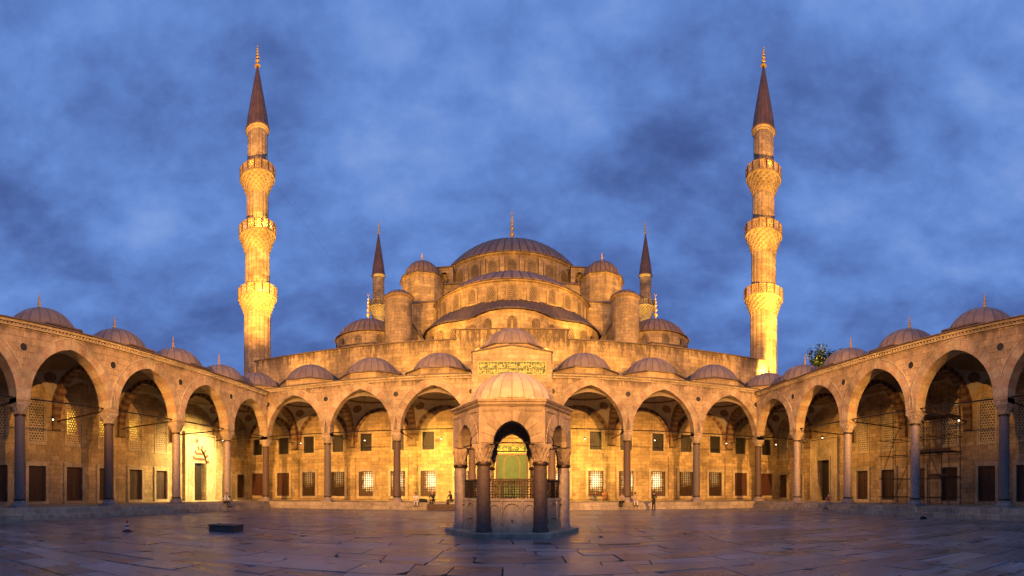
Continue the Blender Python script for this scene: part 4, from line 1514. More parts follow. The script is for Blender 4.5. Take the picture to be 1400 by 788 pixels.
for x in (-9.9, -8.6, -6.9, -4.6, -2.75, 0, 2.75, 4.6, 6.9, 8.6, 9.9):
    px_, py_, ta = wall_at(x)
    arched_win(HALL, 1.1, 1.7 if abs(x) < 9.5 else 1.5, (px_, py_), 0, ta - PI / 2, 19.4, 'bay_window', pitch=0.24, ring=False)
# low lattice windows of the hall front between the portico domes
for x in (-17.6, 17.6):
    arched_win(HALL, 1.5, 1.9, (x, 48.98), 0, -PI / 2, 13.9, 'front_window', pitch=0.24)

for s in (-1, 1):
    # octagonal weight towers beside the main dome
    cx, cy = s * 12.45, 63.0
    tw = ob('octagonal_tower', MB().lathe([(2.95, 26.9), (2.95, 30.6), (3.12, 30.7), (3.12, 30.85)], 8, a0=R(22.5 - 22.5), a1=R(360)), HALL, (cx, cy, 0), R(0), mats='hall')
    ob('tower_eave', MB().lathe([(3.25, 30.86), (3.25, 30.96), (2.6, 31.2)], 8), tw, mats='leadflat')
    td = ob('tower_dome', dome_mesh('tower_dome', 2.5, 2.4, 31.1, 24, 'lead_24', 0.05), HALL, (cx, cy, 0))
    ob('finial', finial_mesh(1.6, 0.2), td, (0, 0, 33.4))
    ob('tower_block', MB().box(*sorted((s * 9.6, s * 15.3)), 60.2, 67, 18, 26.7), HALL, mats='hall')
    ob('block_coping', MB().box(*sorted((s * 9.45, s * 15.45)), 60.0, 67.2, 26.701, 26.9), HALL, mats='leadflat')
    # sloping buttress towards the round turret
    mb = MB(); pts = [(s * 11.2, 18), (s * 14.9, 18), (s * 14.9, 24.4), (s * 13.6, 24.4), (s * 11.2, 20.6)]
    mb.prism(pts if s < 0 else pts[::-1], 58.2, 60.19, 'y')
    ob('sloping_buttress', mb, HALL, mats='hall')
    mb = MB(); pts = [(s * 11.1, 20.6), (s * 13.6, 24.401), (s * 15.0, 24.401), (s * 15.0, 24.58), (s * 13.5, 24.58), (s * 11.0, 20.8)]
    mb.prism(pts if s > 0 else pts[::-1], 58.0, 60.18, 'y')
    ob('buttress_coping', mb, HALL, mats='leadflat')
    # round turrets
    ob('round_turret', MB().lathe([(1.68, 17.9), (1.68, 25.1), (1.85, 25.2), (1.85, 25.35)], 32), HALL, (s * 13.85, 55, 0), mats='towerstone')
    ob('turret_cap', dome_mesh('turret_cap', 1.8, 0.85, 25.38, 20, 'lead_20', 0.04, n=6, lip=0.12), HALL, (s * 13.85, 55, 0))
    ob('side_wall_step', MB().box(*sorted((s * 15.3, s * 17)), 58, 72, 18, 22.6), HALL, mats='hall')
    # corner domes
    c2 = (s * 18.5, 57.5)
    ob('corner_drum_base', MB().lathe([(5.2, 17.9), (5.2, 19.4)], 8, a0=R(22.5), a1=R(382.5)), HALL, (*c2, 0), mats='hall')
    ob('corner_drum_eave', MB().lathe([(5.15, 19.41), (5.4, 19.43), (5.4, 19.53), (4.5, 19.75)], 8, a0=R(22.5), a1=R(382.5)), HALL, (*c2, 0), mats='leadflat')
    ob('corner_drum', MB().lathe([(4.15, 19.5), (4.15, 21.4)], 40), HALL, (*c2, 0), mats='towerstone')
    cd = ob('corner_dome', dome_mesh('corner_dome', 4.2, 2.6, 21.35, 36, 'lead_36', 0.07, lip=0.25), HALL, (*c2, 0))
    ob('finial', finial_mesh(3.7, 0.28), cd, (0, 0, 23.9))
    for k in range(-2, 3):
        a = -PI / 2 + k * R(36)
        arched_win(HALL, 0.9, 1.1, c2, 4.16, a, 19.85, 'corner_dome_window', pitch=0.24, ring=False)
# small domes far out on the hall roof
for s in (-1, 1):
    ob('roof_dome', dome_mesh('roof_dome', 1.7, 1.2, 18.05, 16, 'lead', 0.04, n=6), HALL, (s * 27.2, 58, 0))


# ------------------------------------------------------------------ minarets
def panel_mesh(w, h, bars=True):
    mb = MB()
    t = 0.09
    mb.box(-w / 2, -w / 2 + t, -0.06, 0.06, 0, h).box(w / 2 - t, w / 2, -0.06, 0.06, 0, h).box(-w / 2 + t, w / 2 - t, -0.06, 0.06, 0, t).box(-w / 2 + t, w / 2 - t, -0.06, 0.06, h - t, h)
    for k in range(1, 4):
        x = -w / 2 + w * k / 4
        mb.box(x - 0.035, x + 0.035, -0.03, 0.03, t, h - t)
    for k in range(1, 5):
        z = h * k / 5
        mb.box(-w / 2 + t, w / 2 - t, -0.028, 0.028, z - 0.035, z + 0.035)
    mb.box(-w / 2, w / 2, -0.1, 0.1, h, h + 0.07)
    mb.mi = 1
    mb.box(-w / 2 - 0.11, -w / 2 - 0.005, -0.12, 0.02, 0, h + 0.03)  # dark strip put in the gap between panels, standing for its shade
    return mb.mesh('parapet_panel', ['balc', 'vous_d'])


def minaret(x, y, k, Y, label, detail=True):
    """Y = heights in metres: list of (balcony floor z, top z, corbel bottom z, balcony radius)"""
    root = thing('minaret', label, 'minaret', (x, y, 0), 0, 'minarets of the mosque')
    rads = Y['rads']; zs = [0] + [b[1] for b in Y['balc']] + [Y['cone']]
    for i in range(len(rads)):
        r = rads[i]
        seg = 48
        def mod(ii, j, a):
            return 1.0 if ii % 3 else 0.955
        top = Y['cone'] + 0.1 if i == len(rads) - 1 else Y['balc'][i][2] + 0.1
        bot = 0 if i == 0 else Y['balc'][i - 1][0]
        ob('shaft', MB().lathe([(r * 1.01, bot), (r * 0.99, top)], seg, mod=mod), root, mats='minaret')
    for (zf, zt, zb, br) in Y['balc']:
        r0 = rads[0] if zf < 30 else rads[1] if len(rads) > 2 and zf < 36 else rads[-2]
        r0 = min(rads[max(0, [b[0] for b in Y['balc']].index(zf))], br * 0.8)
        tiers = 7
        pr = []
        for j in range(tiers):
            f = j / tiers
            z = zb + (zf - 0.15 - zb) * f
            dz = (zf - 0.15 - zb) / tiers
            ra = r0 + (br - r0) * (f ** 1.15)
            rb = r0 + (br - r0) * (((j + 1) / tiers) ** 1.15)
            pr += [(ra, z), (ra * 0.2 + rb * 0.8, z + dz * 0.55), (rb, z + dz * 0.92)]
        pr += [(br + 0.08, zf - 0.14), (br + 0.08, zf)]
        def mod2(i, j, a, N=len(pr)):
            t_ = j // 3
            if j >= N - 2:
                return 1.0
            return 1.0 + (0.01 if (i // 2 + t_) % 2 else -0.045) * (1 if j % 3 == 1 else 0.0)
        b = ob('balcony', MB().lathe(pr, 64, mod=mod2), root, mats='balc')
        N = 16 if detail else 12
        w = 2 * PI * br / N * 0.88
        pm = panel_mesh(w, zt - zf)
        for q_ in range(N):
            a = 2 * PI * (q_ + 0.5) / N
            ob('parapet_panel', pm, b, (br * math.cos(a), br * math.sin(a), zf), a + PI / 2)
    rt = rads[-1]
    cz, tz = Y['cone'], Y['tip']
    ob('neck_moulding', MB().lathe([(rt, cz - 0.5), (rt * 1.06, cz - 0.4), (rt * 1.06, cz - 0.25), (rt * 1.14, cz - 0.1), (rt * 1.14, cz)], 32), root, mats='vous_l')
    n = 16
    def mod3(i, j, a):
        return 1.03 if i % 4 == 0 else 1.0
    pr = [(rt * 1.2, cz - 0.05), (rt * 1.2, cz + 0.08), (rt * 1.08, cz + 0.5)] + [(rt * 1.08 * (1 - f) ** 0.97 + 0.06, cz + 0.5 + (tz - cz - 0.5) * f) for f in (0.15, 0.3, 0.45, 0.6, 0.75, 0.9, 1.0)]
    sp = ob('spire', MB().lathe(pr, 64, mod=mod3).mesh('spire', 'leadcone', 30), root)
    ob('finial', finial_mesh(Y['fin'] - tz + 0.4, Y.get('fr', 0.3)), sp, (0, 0, tz - 0.2))
    return root


k_ = 62.7 / FP
zz_ = lambda y: CZ + k_ * (671.5 - y)
zq_ = lambda y, r=2.4: CZ + (62.7 - r) / FP * (671.5 - y)
RAD = [1.84, 1.68, 1.50, 1.37]
minaret(MI[-1][0], 53.5, 1, dict(rads=RAD, balc=[(zq_(399), zq_(386), zq_(421), 2.55), (zq_(310), zq_(297), zq_(334), 2.42), (zq_(228), zq_(216), zq_(251), 2.3)], cone=zq_(166, 1.5), tip=zz_(87), fin=zz_(62)),
        'tall fluted minaret with orange lit shaft, at the corner nearer the bright doorway')
minaret(MI[1][0], 53.5, 1, dict(rads=RAD, balc=[(zq_(401), zq_(389), zq_(423), 2.55), (zq_(311), zq_(299), zq_(336), 2.42), (zq_(230), zq_(218), zq_(254), 2.3)], cone=zq_(170, 1.5), tip=zz_(89), fin=zz_(66)),
        'tall fluted minaret whose lower shaft is lit glaring yellow')
kb = 111.7 / FP
zb_ = lambda y: CZ + kb * (671.5 - y)
zbq_ = lambda y, r=2.2: CZ + (111.7 - r) / FP * (671.5 - y)
for s in (-1, 1):
    minaret(s * 31.6, 106, 1, dict(rads=[1.75, 1.55, 1.4], balc=[(zbq_(470), zbq_(463), zbq_(482), 2.3), (zbq_(418), zbq_(411), zbq_(432), 2.15)], cone=zbq_(377, 1.5), tip=zb_(322), fin=zb_(306)),
            'distant slender minaret behind the corner dome, ' + ('left' if s < 0 else 'right') + ' of the hall', False)

# ------------------------------------------------------------------ ablution fountain
FC = (0.0, 18.8)
FT = thing('fountain', 'hexagonal domed marble fountain pavilion in the middle of the courtyard', 'fountain', (0, 18.8, 0))
def hexa(r, a0=0.0):
    return [(r * math.cos(a0 + R(60 * k)), r * math.sin(a0 + R(60 * k))) for k in range(6)]
ob('plinth', MB().lathe([(2.74, -0.04), (2.74, 0.15), (2.71, 0.18)], 6), FT, mats='marble')
fcap = capital_mesh(0.235, 0.30, 2.72, 3.42, 'fmarble', 3)
fshaft = MB().lathe([(0.30, 0.18), (0.30, 0.3), (0.265, 0.36), (0.255, 1.2), (0.235, 2.6), (0.235, 2.72)], 24).mesh('column', 'browngranite', 40)
fshaft2 = MB().lathe([(0.30, 0.18), (0.30, 0.3), (0.265, 0.36), (0.255, 1.2), (0.235, 2.6), (0.235, 2.72)], 24).mesh('column', 'pinkmarble', 40)
fcoll = MB().lathe([(0.24, 2.62), (0.285, 2.64), (0.30, 2.69), (0.285, 2.75), (0.24, 2.77)], 24).mesh('bronze_collar', 'bronze', 40)
RC = 2.1
for k, (x, y) in enumerate(hexa(RC)):
    c = ob('column', fshaft if k in (4, 5, 1) else fshaft2, FT, (x, y, 0), R(60 * k))
    ob('capital', fcap, c); ob('bronze_collar', fcoll, c)
# six arched walls
ap = RC * math.cos(R(30))
fa, fh = 0.69, 0.82
fw = MB()
A = arch_pts(fa, fh, 20)
wallm = arch_wall(MB(), fa, fh, 3.44, 3.421, 4.75, -RC / 2 - 0.155, RC / 2 + 0.155, -0.27, 0.24, 20).mesh('arch_wall', 'fmarble')
fv = [v.mesh('voussoir', 'vous_f' if k % 2 else 'fmarble') for k, v in enumerate(voussoirs(fa - 0.008, fh - 0.008, 10, 0.47, -0.30, 0.15, 0.034))]
# carved basin panel
def basin_panel():
    w = 2.0; mb = MB()
    mb.box(-w / 2, w / 2, 0, 0.12, 0.18, 1.41)
    mb.box(-w / 2, w / 2, -0.04, -0.001, 0.18, 0.42)
    mb.box(-w / 2, w / 2, -0.05, -0.001, 1.32, 1.41)
    for x in (-0.98, -0.42, 0.36, 0.92):
        mb.box(x, x + 0.06, -0.06, -0.001, 0.42, 1.32)
    P = arch_pts(0.33, 0.3, 10); Q = arch_pts(0.37, 0.35, 10)
    for k in range(10):
        mb.prism([(P[k][0], P[k][1] + 0.9), (P[k + 1][0], P[k + 1][1] + 0.9), (Q[k + 1][0], Q[k + 1][1] + 0.9), (Q[k][0], Q[k][1] + 0.9)], -0.07, -0.001, 'y')
    for s in (-1, 1):
        P = arch_pts(0.18, 0.16, 8); Q = arch_pts(0.22, 0.22, 8)
        for k in range(8):
            mb.prism([(P[k][0] + s * 0.64, P[k][1] + 1.0), (P[k + 1][0] + s * 0.64, P[k + 1][1] + 1.0), (Q[k + 1][0] + s * 0.64, Q[k + 1][1] + 1.0), (Q[k][0] + s * 0.64, Q[k][1] + 1.0)], -0.06, -0.001, 'y')
    return mb.mesh('basin_panel', 'marble')
bpm = basin_panel()
def bgrille():
    mb = MB(); w = 1.9
    for x in (-0.95, -0.42, -0.36, 0.36, 0.42, 0.93):
        mb.box(x, x + 0.04, 0.0, 0.06, 1.41, 2.12)
    mb.box(-w / 2, w / 2, -0.01, 0.07, 2.09, 2.15)
    for k in range(19):
        x = -0.92 + k * 0.1
        mb.box(x - 0.014, x + 0.014, 0.02, 0.035, 1.41, 2.09)
    for k in range(7):
        z = 1.46 + k * 0.1
        mb.box(-w / 2, w / 2, 0.036, 0.05, z - 0.014, z + 0.014)
    for k in range(19):
        for j in range(7):
            mb.lathe([(0.0, 1.44 + j * 0.1), (0.022, 1.462 + j * 0.1), (0.0, 1.484 + j * 0.1)], 4, c=(-0.92 + k * 0.1, 0.015))
    return mb.mesh('grille', 'bronze')
bgm = bgrille()
spout = MB().tube([(0, 0.02, 0.62), (0, -0.14, 0.62), (0, -0.2, 0.56)], 0.02, 6).mesh('tap', 'bronze')
for k in range(6):
    a = R(60 * k + 30)
    rz = a + PI / 2
    ca, sa = math.cos(a), math.sin(a)
    w_ = ob('arch_wall', wallm, FT, (ap * ca, ap * sa, 0), rz)
    for v in fv:
        ob('voussoir', v, w_, (0, 0, 3.44))
    b_ = ob('basin_panel', bpm, FT, ((ap - 0.02) * ca, (ap - 0.02) * sa, 0), rz)
    ob('tap', spout, b_)
    ob('grille', bgm, FT, ((ap - 0.08) * ca, (ap - 0.08) * sa, 0), rz)
    ob('tie_rod', MB().tube([(-RC / 2 + 0.1, -0.02, 3.47), (RC / 2 - 0.1, -0.02, 3.47)], 0.025, 6), FT, (ap * ca, ap * sa, 0), rz, mats='iron')
ob('cornice', MB().lathe([(2.34, 4.752), (2.37, 4.80), (2.40, 4.82), (2.44, 4.86), (2.44, 4.92), (2.49, 4.95), (2.49, 5.0)], 6), FT, mats='fmarble')
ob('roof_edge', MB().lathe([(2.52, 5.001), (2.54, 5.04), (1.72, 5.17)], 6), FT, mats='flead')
for k in range(6):
    a = R(60 * k + 30); rz = a + PI / 2
    rd = ap + 0.275
    m_ = MB(); x_ = -1.08
    while x_ < 1.0:
        m_.prism([(x_, 4.60), (x_ + 0.12, 4.60), (x_ + 0.12, 4.68), (x_ + 0.06, 4.73), (x_, 4.68)], -0.03, 0.0, 'y'); x_ += 0.145
    ob('carved_frieze', m_, FT, (rd * math.cos(a), rd * math.sin(a), 0), rz, mats='fmarble', kind='stuff')
# scalloped lead rim around the dome
def mod4(i, j, a):
    return 1.02 if i % 2 else 0.985
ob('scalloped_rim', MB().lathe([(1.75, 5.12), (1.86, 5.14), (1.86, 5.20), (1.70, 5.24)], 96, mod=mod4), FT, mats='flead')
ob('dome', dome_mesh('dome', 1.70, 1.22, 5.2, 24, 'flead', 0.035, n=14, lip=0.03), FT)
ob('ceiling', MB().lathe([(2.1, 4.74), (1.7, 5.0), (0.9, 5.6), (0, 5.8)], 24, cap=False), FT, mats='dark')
ob('water_tank', MB().lathe([(1.35, 0.18), (1.35, 1.38), (1.25, 1.38), (1.25, 1.2), (0, 1.2)], 24), FT, mats='fmarble')


# ------------------------------------------------------------------ people
def skin_obj(name, nodes, edges, mat, parent, sub=1):
    me = bpy.data.meshes.new(name)
    me.from_pydata([n_[0] for n_ in nodes], edges, [])
    me.materials.append(M[mat])
    o = bpy.data.objects.new(name, me); COL.objects.link(o); o.parent = parent
    md = o.modifiers.new('skin', 'SKIN'); md.use_smooth_shade = True
    for k, n_ in enumerate(nodes):
        sv = me.skin_vertices[0].data[k]
        r_ = n_[1]
        sv.radius = r_ if isinstance(r_, tuple) else (r_, r_)
        sv.use_root = (k == 0)
    ms = o.modifiers.new('sub', 'SUBSURF'); ms.levels = sub; ms.render_levels = sub
    return o


def person(label, x, y, z, rz, pose, top, bottom, hair, coat=False, scarf=False, sc=0.93):
    """figure facing -y locally; pose: 'stand' or 'sit' (z = seat height then)"""
    root = thing('person', label, 'person', (x, y, z), rz, 'people in the courtyard')
    root.scale = (sc, sc, sc)
    if pose == 'stand':
        hip = 0.92; knees = [(-0.10, -0.02, 0.50), (0.10, -0.05, 0.50)]; ank = [(-0.11, 0.02, 0.08), (0.13, -0.04, 0.08)]
    elif pose == 'crouch':
        hip = 0.26; knees = [(-0.15, -0.30, 0.46), (0.15, -0.32, 0.46)]; ank = [(-0.13, -0.16, 0.08), (0.13, -0.18, 0.08)]
    else:
        hip = 0.12; knees = [(-0.12, -0.44, 0.14), (0.14, -0.42, 0.15)]; ank = [(-0.12, -0.46, -0.30), (0.16, -0.50, -0.30)]
    ln = -0.10 if pose == 'stand' else -0.22      # lean
    ch = (0, ln * 0.6, hip + 0.38); nk = (0, ln * 0.8, hip + 0.56); hd = (0, ln * 1.15, hip + 0.70)
    shl = [(-0.18, ln * 0.7, hip + 0.49), (0.18, ln * 0.7, hip + 0.49)]
    if pose == 'stand':
        elb = [(-0.27, ln - 0.02, hip + 0.22), (0.27, ln - 0.04, hip + 0.24)]; wr = [(-0.12, ln - 0.24, hip + 0.34), (0.10, ln - 0.26, hip + 0.36)]
    else:
        elb = [(-0.26, ln - 0.10, hip + 0.24), (0.26, ln - 0.10, hip + 0.24)]; wr = [(-0.14, knees[0][1] + 0.06, knees[0][2] + 0.13), (0.13, knees[1][1] + 0.06, knees[1][2] + 0.13)]
    nodes = [((0, 0, hip), (0.125, 0.10)), ((0, ln * 0.3, hip + 0.2), (0.115, 0.085)), (ch, (0.14, 0.095)), (nk, 0.05), ((hd[0], hd[1], hd[2] - 0.05), 0.062), ((hd[0], hd[1] + 0.01, hd[2] + 0.06), (0.075, 0.085)), ((hd[0], hd[1] + 0.01, hd[2] + 0.125), 0.05)]
    edges = [(0, 1), (1, 2), (2, 3), (3, 4), (4, 5), (5, 6)]
    def add(p, r_, frm):
        nodes.append((p, r_)); edges.append((frm, len(nodes) - 1)); return len(nodes) - 1
    for s in (0, 1):
        a = add(shl[s], 0.055, 2); a = add(elb[s], 0.04, a); a = add(wr[s], 0.026, a)
        d = (Vector(wr[s]) - Vector(elb[s])).normalized()
        side = Vector((1, 0, 0)) if abs(d.x) < 0.8 else Vector((0, 0, 1))
        palm = Vector(wr[s]) + d * 0.06
        pi_ = add(tuple(palm), (0.036, 0.018), a)
        for q_, l in enumerate((0.062, 0.075, 0.07, 0.055)):
            b0 = palm + d * 0.03 + side * (-0.028 + 0.019 * q_)
            f = add(tuple(b0), 0.009, pi_); add(tuple(b0 + d * l * 0.8 + Vector((0, 0, -l * 0.4))), 0.007, f)
        th = add(tuple(palm - side * 0.04 * (1 if s else -1) - d * 0.01), 0.010, pi_); add(tuple(palm - side * 0.06 * (1 if s else -1) + d * 0.03), 0.008, th)
    for s in (0, 1):
        hp = (-0.09 if s == 0 else 0.09, 0, hip - 0.04)
        a = add(hp, 0.085, 0); a = add(knees[s], 0.055, a); a = add(ank[s], 0.036, a)
        add((ank[s][0], ank[s][1] - 0.16, ank[s][2] - 0.045), (0.035, 0.025), a)
    body = skin_obj('body', nodes, edges, 'skin', root)
    # face: nose and ears
    ob('nose', MB().add([(-0.012, hd[1] - 0.068, hd[2]), (0.012, hd[1] - 0.068, hd[2]), (0, hd[1] - 0.095, hd[2] + 0.002), (0, hd[1] - 0.068, hd[2] + 0.05)], [(0, 1, 2), (1, 3, 2), (3, 0, 2)]), root, mats='skin')
    for s in (-1, 1):
        ob('ear', MB().box(*sorted((s * 0.068, s * 0.082)), hd[1] - 0.005, hd[1] + 0.02, hd[2], hd[2] + 0.055), root, mats='skin')
    # garments follow the same bones, a little fuller
    gn = [((0, 0, hip - 0.02), (0.15, 0.12)), ((0, ln * 0.3, hip + 0.2), (0.145, 0.115)), (ch, (0.165, 0.12)), ((0, ln * 0.75, hip + 0.51), 0.08)]
    ge = [(0, 1), (1, 2), (2, 3)]
    for s in (0, 1):
        gn.append((shl[s], 0.075)); ge.append((2, len(gn) - 1))
        gn.append((elb[s], 0.062)); ge.append((len(gn) - 2, len(gn) - 1))
        w0 = Vector(elb[s]) + (Vector(wr[s]) - Vector(elb[s])) * 0.85
        gn.append((tuple(w0), 0.045)); ge.append((len(gn) - 2, len(gn) - 1))
    if coat:
        gn.append(((0, 0.0, hip - 0.38), (0.19, 0.15))); ge.append((0, len(gn) - 1))
    skin_obj('coat' if coat else 'shirt', gn, ge, top, root)
    tn = [((0, 0, hip), (0.14, 0.115))]; te = []
    for s in (0, 1):
        hp = (-0.09 if s == 0 else 0.09, -0.01, hip - 0.04)
        tn.append((hp, 0.10)); te.append((0, len(tn) - 1))
        tn.append((knees[s], 0.072)); te.append((len(tn) - 2, len(tn) - 1))
        w0 = Vector(ank[s]) + Vector((0, 0, 0.03))
        tn.append((tuple(w0), 0.055)); te.append((len(tn) - 2, len(tn) - 1))
    skin_obj('trousers', tn, te, bottom, root)
    hr = MB().lathe([(0.088, -0.02), (0.098, 0.03), (0.09, 0.085), (0.06, 0.125), (0.0, 0.142)], 14, c=(0, 0), sc=(0.95, 1.12), cap=False)
    ob('headscarf' if scarf else 'hair', hr, root, (hd[0], hd[1] + 0.025, hd[2] + 0.035), mats=hair, smooth=60)
    if scarf or hair == 'fair':
        ob('hair_back', MB().lathe([(0.05, -0.2), (0.1, -0.1), (0.095, 0.05)], 10, cap=False, a0=R(10), a1=R(170)), root, (hd[0], hd[1] + 0.03, hd[2]), mats=hair, smooth=60)
    for s in (0, 1):
        ob('shoe', MB().box(-0.045, 0.045, -0.19, 0.07, -0.08, -0.01).box(-0.04, 0.04, -0.08, 0.065, -0.009, 0.03), root, ank[s], mats='black')
    return root


EY = 40.38      # front of the walkway edge
person('seated person in a white shirt and dark trousers below the lit doorway', -23.45, 32.6, PZ, PI / 2, 'sit', 'white', 'black', 'hair')
person('person dressed all in white seated on the walkway edge', -8.55, 40.55, PZ, 0.1, 'sit', 'white', 'white', 'hair')
person('fair haired person in black seated at the bench end', -7.0, 40.6, PZ + 0.12, -0.3, 'sit', 'black', 'black', 'fair')
person('person in a black robe and headscarf bent forward beside the fountain', -5.35, 40.6, PZ + 0.12, -0.9, 'sit', 'black', 'black', 'black', scarf=True)
person('person in a dark top crouching by the grilled window', 8.55, 47.3, PZ + 0.01, 0.3, 'crouch', 'black', 'navy', 'hair')
person('person in a rust brown robe and scarf crouching at the wall', 9.75, 47.5, PZ + 0.01, -0.5, 'crouch', 'rust', 'rust', 'rust', coat=False, scarf=True, sc=1.1)
person('person in a beige top and black trousers seated on the step', 9.95, 40.5, PZ, -0.7, 'sit', 'beige', 'black', 'hair')
person('person in a light jacket and white trousers seated on the step', 11.0, 40.5, PZ, 0.1, 'sit', 'beige', 'white', 'black')
person('person standing in a dark knee length coat with hands raised', 12.25, 38.6, 0.0, 0.2, 'stand', 'black', 'black', 'hair', coat=True)
person('person in a rust top and pale trousers seated before the plain doorway', 23.5, 28.4, PZ, -PI / 2, 'sit', 'rust', 'navy', 'hair')
# bag lying beside the person in white
bag = MB().lathe([(0.0, 0.0), (0.36, 0.03), (0.42, 0.12), (0.34, 0.24), (0.12, 0.3), (0, 0.3)], 14, sc=(1.0, 0.5))
bag.tube([(-0.15, 0, 0.27), (-0.1, 0, 0.38), (0.1, 0, 0.38), (0.15, 0, 0.27)], 0.015, 6)
tag(ob('bag', bag, None, (-7.95, 40.7, PZ + 0.01), mats='black', smooth=40), 'dark slumped bag on the walkway beside the person in white', 'bag')
# dark wooden step bench
bn = thing('bench', 'low dark wooden bench against the walkway steps between two seated people in black', 'bench', (-6.05, 39.7, 0))
for k in range(3):
    ob('board', MB().box(-1.3, 1.3, -0.12, 0.12, 0.50, 0.55), bn, (0, -0.26 + 0.26 * k, 0), mats='wood')
for k in range(2):
    ob('front_board', MB().box(-1.3, 1.3, -0.39, -0.36, 0.03 + 0.24 * k, 0.25 + 0.24 * k), bn, mats='wood')
for x in (-1.2, 0, 1.2):
    ob('leg', MB().box(x - 0.04, x + 0.04, -0.35, 0.33, 0.0, 0.5), bn, mats='wood')

# traffic cone
r0 = 19.1
u0 = (174 - 700) / FP
tc_ = thing('traffic_cone', 'small red and white striped traffic cone on the pavement', 'traffic cone', (r0 * math.sin(u0), r0 * math.cos(u0), 0.0))
ob('base', MB().box(-0.15, 0.15, -0.15, 0.15, 0.004, 0.04), tc_, mats='rubber')
cn = MB()
zs_ = [0.04, 0.13, 0.20, 0.29, 0.36, 0.5]
for k in range(5):
    cn.mi = 1 if k in (1, 3) else 0
    f = lambda z: 0.125 - 0.10 * (z - 0.04) / 0.46
    cn.lathe([(f(zs_[k]), zs_[k]), (f(zs_[k + 1]), zs_[k + 1])], 16, cap=False)
ob('striped_body', cn, tc_, mats=['orange', 'white'])
# raised hatch box
r0 = 19.3; u0 = (307 - 700) / FP
hx = thing('hatch_box', 'low dark rectangular hatch box standing on the open pavement', 'box', (r0 * math.sin(u0), r0 * math.cos(u0) + 0.1, 0.0), R(6))
ob('curb', MB().box(-0.60, 0.60, -0.42, 0.42, -0.02, 0.24), hx, mats='hatch')
ob('lid', MB().box(-0.64, 0.64, -0.46, 0.46, 0.241, 0.285), hx, mats='hatch')
for s in (-1, 1):
    ob('lid_handle', MB().tube([(s * 0.3 - 0.08, 0, 0.285), (s * 0.3 - 0.08, 0, 0.32), (s * 0.3 + 0.08, 0, 0.32), (s * 0.3 + 0.08, 0, 0.285)], 0.01, 6), hx, mats='iron')
# floor drains
def drain(x, y, w, d, lab):
    t_ = thing('drain', lab, 'drain', (x, y, 0.012), 0, 'drains in the pavement')
    a_, b_ = w / 2, d / 2
    m = MB().add([(-a_, -b_, .012), (a_, -b_, .012), (a_, b_, .012), (-a_, b_, .012), (-a_ + .03, -b_ + .03, .012), (a_ - .03, -b_ + .03, .012), (a_ - .03, b_ - .03, .012), (-a_ + .03, b_ - .03, .012)], [(0, 1, 5, 4), (1, 2, 6, 5), (2, 3, 7, 6), (3, 0, 4, 7)])
    ob('frame', m, t_, mats='iron')
    m = MB(); x_ = -w / 2
    while x_ < w / 2:
        m.box(x_, x_ + 0.02, -d / 2 + 0.03, d / 2 - 0.03, 0.0, 0.010); x_ += 0.05
    ob('grate', m, t_, mats='iron')
drain(3.35, 14.1, 1.35, 0.20, 'long narrow iron drain grate set in the pavement')
drain(0.95, 14.7, 0.55, 0.35, 'short iron drain grate in front of the fountain plinth')
# dark bundle on the pavement
r0 = 28.0; u0 = (1270 - 700) / FP
bd = MB().lathe([(0.22, 0.0), (0.26, 0.06), (0.16, 0.15), (0.04, 0.2), (0, 0.2)], 12, sc=(1.0, 0.6)).lathe([(0.1, 0.0), (0.14, 0.05), (0.08, 0.12), (0, 0.13)], 10, c=(0.26, 0.05))
tag(ob('bundle', bd, None, (r0 * math.sin(u0) - 0.6, r0 * math.cos(u0), 0.008), mats='black', smooth=50), 'small dark cloth bundle on the pavement before the scaffolded arch', 'bundle')

# ------------------------------------------------------------------ scaffolding
SF = thing('scaffolding', 'steel tube scaffolding standing on the walkway inside the dark arches', 'scaffolding', (28.6, 23.4, PZ + 0.003))
sxs = (-0.75, 0.75); sys_ = (-3.4, -1.6, 0.2, 2.0, 3.6)
pole = MB().tube([(0, 0, 0.02), (0, 0, 9.0)], 0.026, 6).mesh('upright', 'iron')
foot = MB().box(-0.1, 0.1, -0.1, 0.1, 0, 0.02).mesh('foot_plate', 'iron')
for x in sxs:
    for y in sys_:
        if y == 3.6 and x < 0: pass
        p = ob('upright', pole, SF, (x, y, 0)); ob('foot_plate', foot, p)
for z in (0.5, 2.0, 3.9, 5.2, 6.6, 8.2):
    for x in sxs:
        ob('ledger', MB().tube([(x + 0.05, -3.6, z), (x + 0.05, 3.9, z + 0.02)], 0.022, 6), SF, mats='iron')
    for y in sys_:
        ob('cross_tube', MB().tube([(-0.95, y + 0.06, z + 0.07), (0.95, y + 0.06, z + 0.07)], 0.022, 6), SF, mats='iron')
for y0_, y1_, z0_, z1_ in ((-3.4, -1.6, 0.5, 3.9), (-1.6, 0.2, 3.9, 6.6), (2.0, 0.2, 0.5, 3.9), (-3.4, -1.6, 5.2, 8.2), (2.0, 0.2, 5.2, 8.2), (3.6, 2.0, 2.0, 5.2)):
    ob('brace', MB().tube([(-0.82, y0_, z0_), (-0.82, y1_, z1_)], 0.025, 6), SF, mats='iron')
for z, ys in ((3.98, (-3.6, 0.4)), (6.68, (-3.6, 0.4)), (2.08, (-3.4, -1.5))):
    for k in range(5):
        ob('plank', MB().box(-0.7 + 0.29 * k, -0.43 + 0.29 * k, ys[0], ys[1], z + 0.06, z + 0.105), SF, mats='wood')
    ob('toe_board', MB().box(-0.82, -0.79, ys[0], ys[1], z + 0.06, z + 0.26), SF, mats='wood')

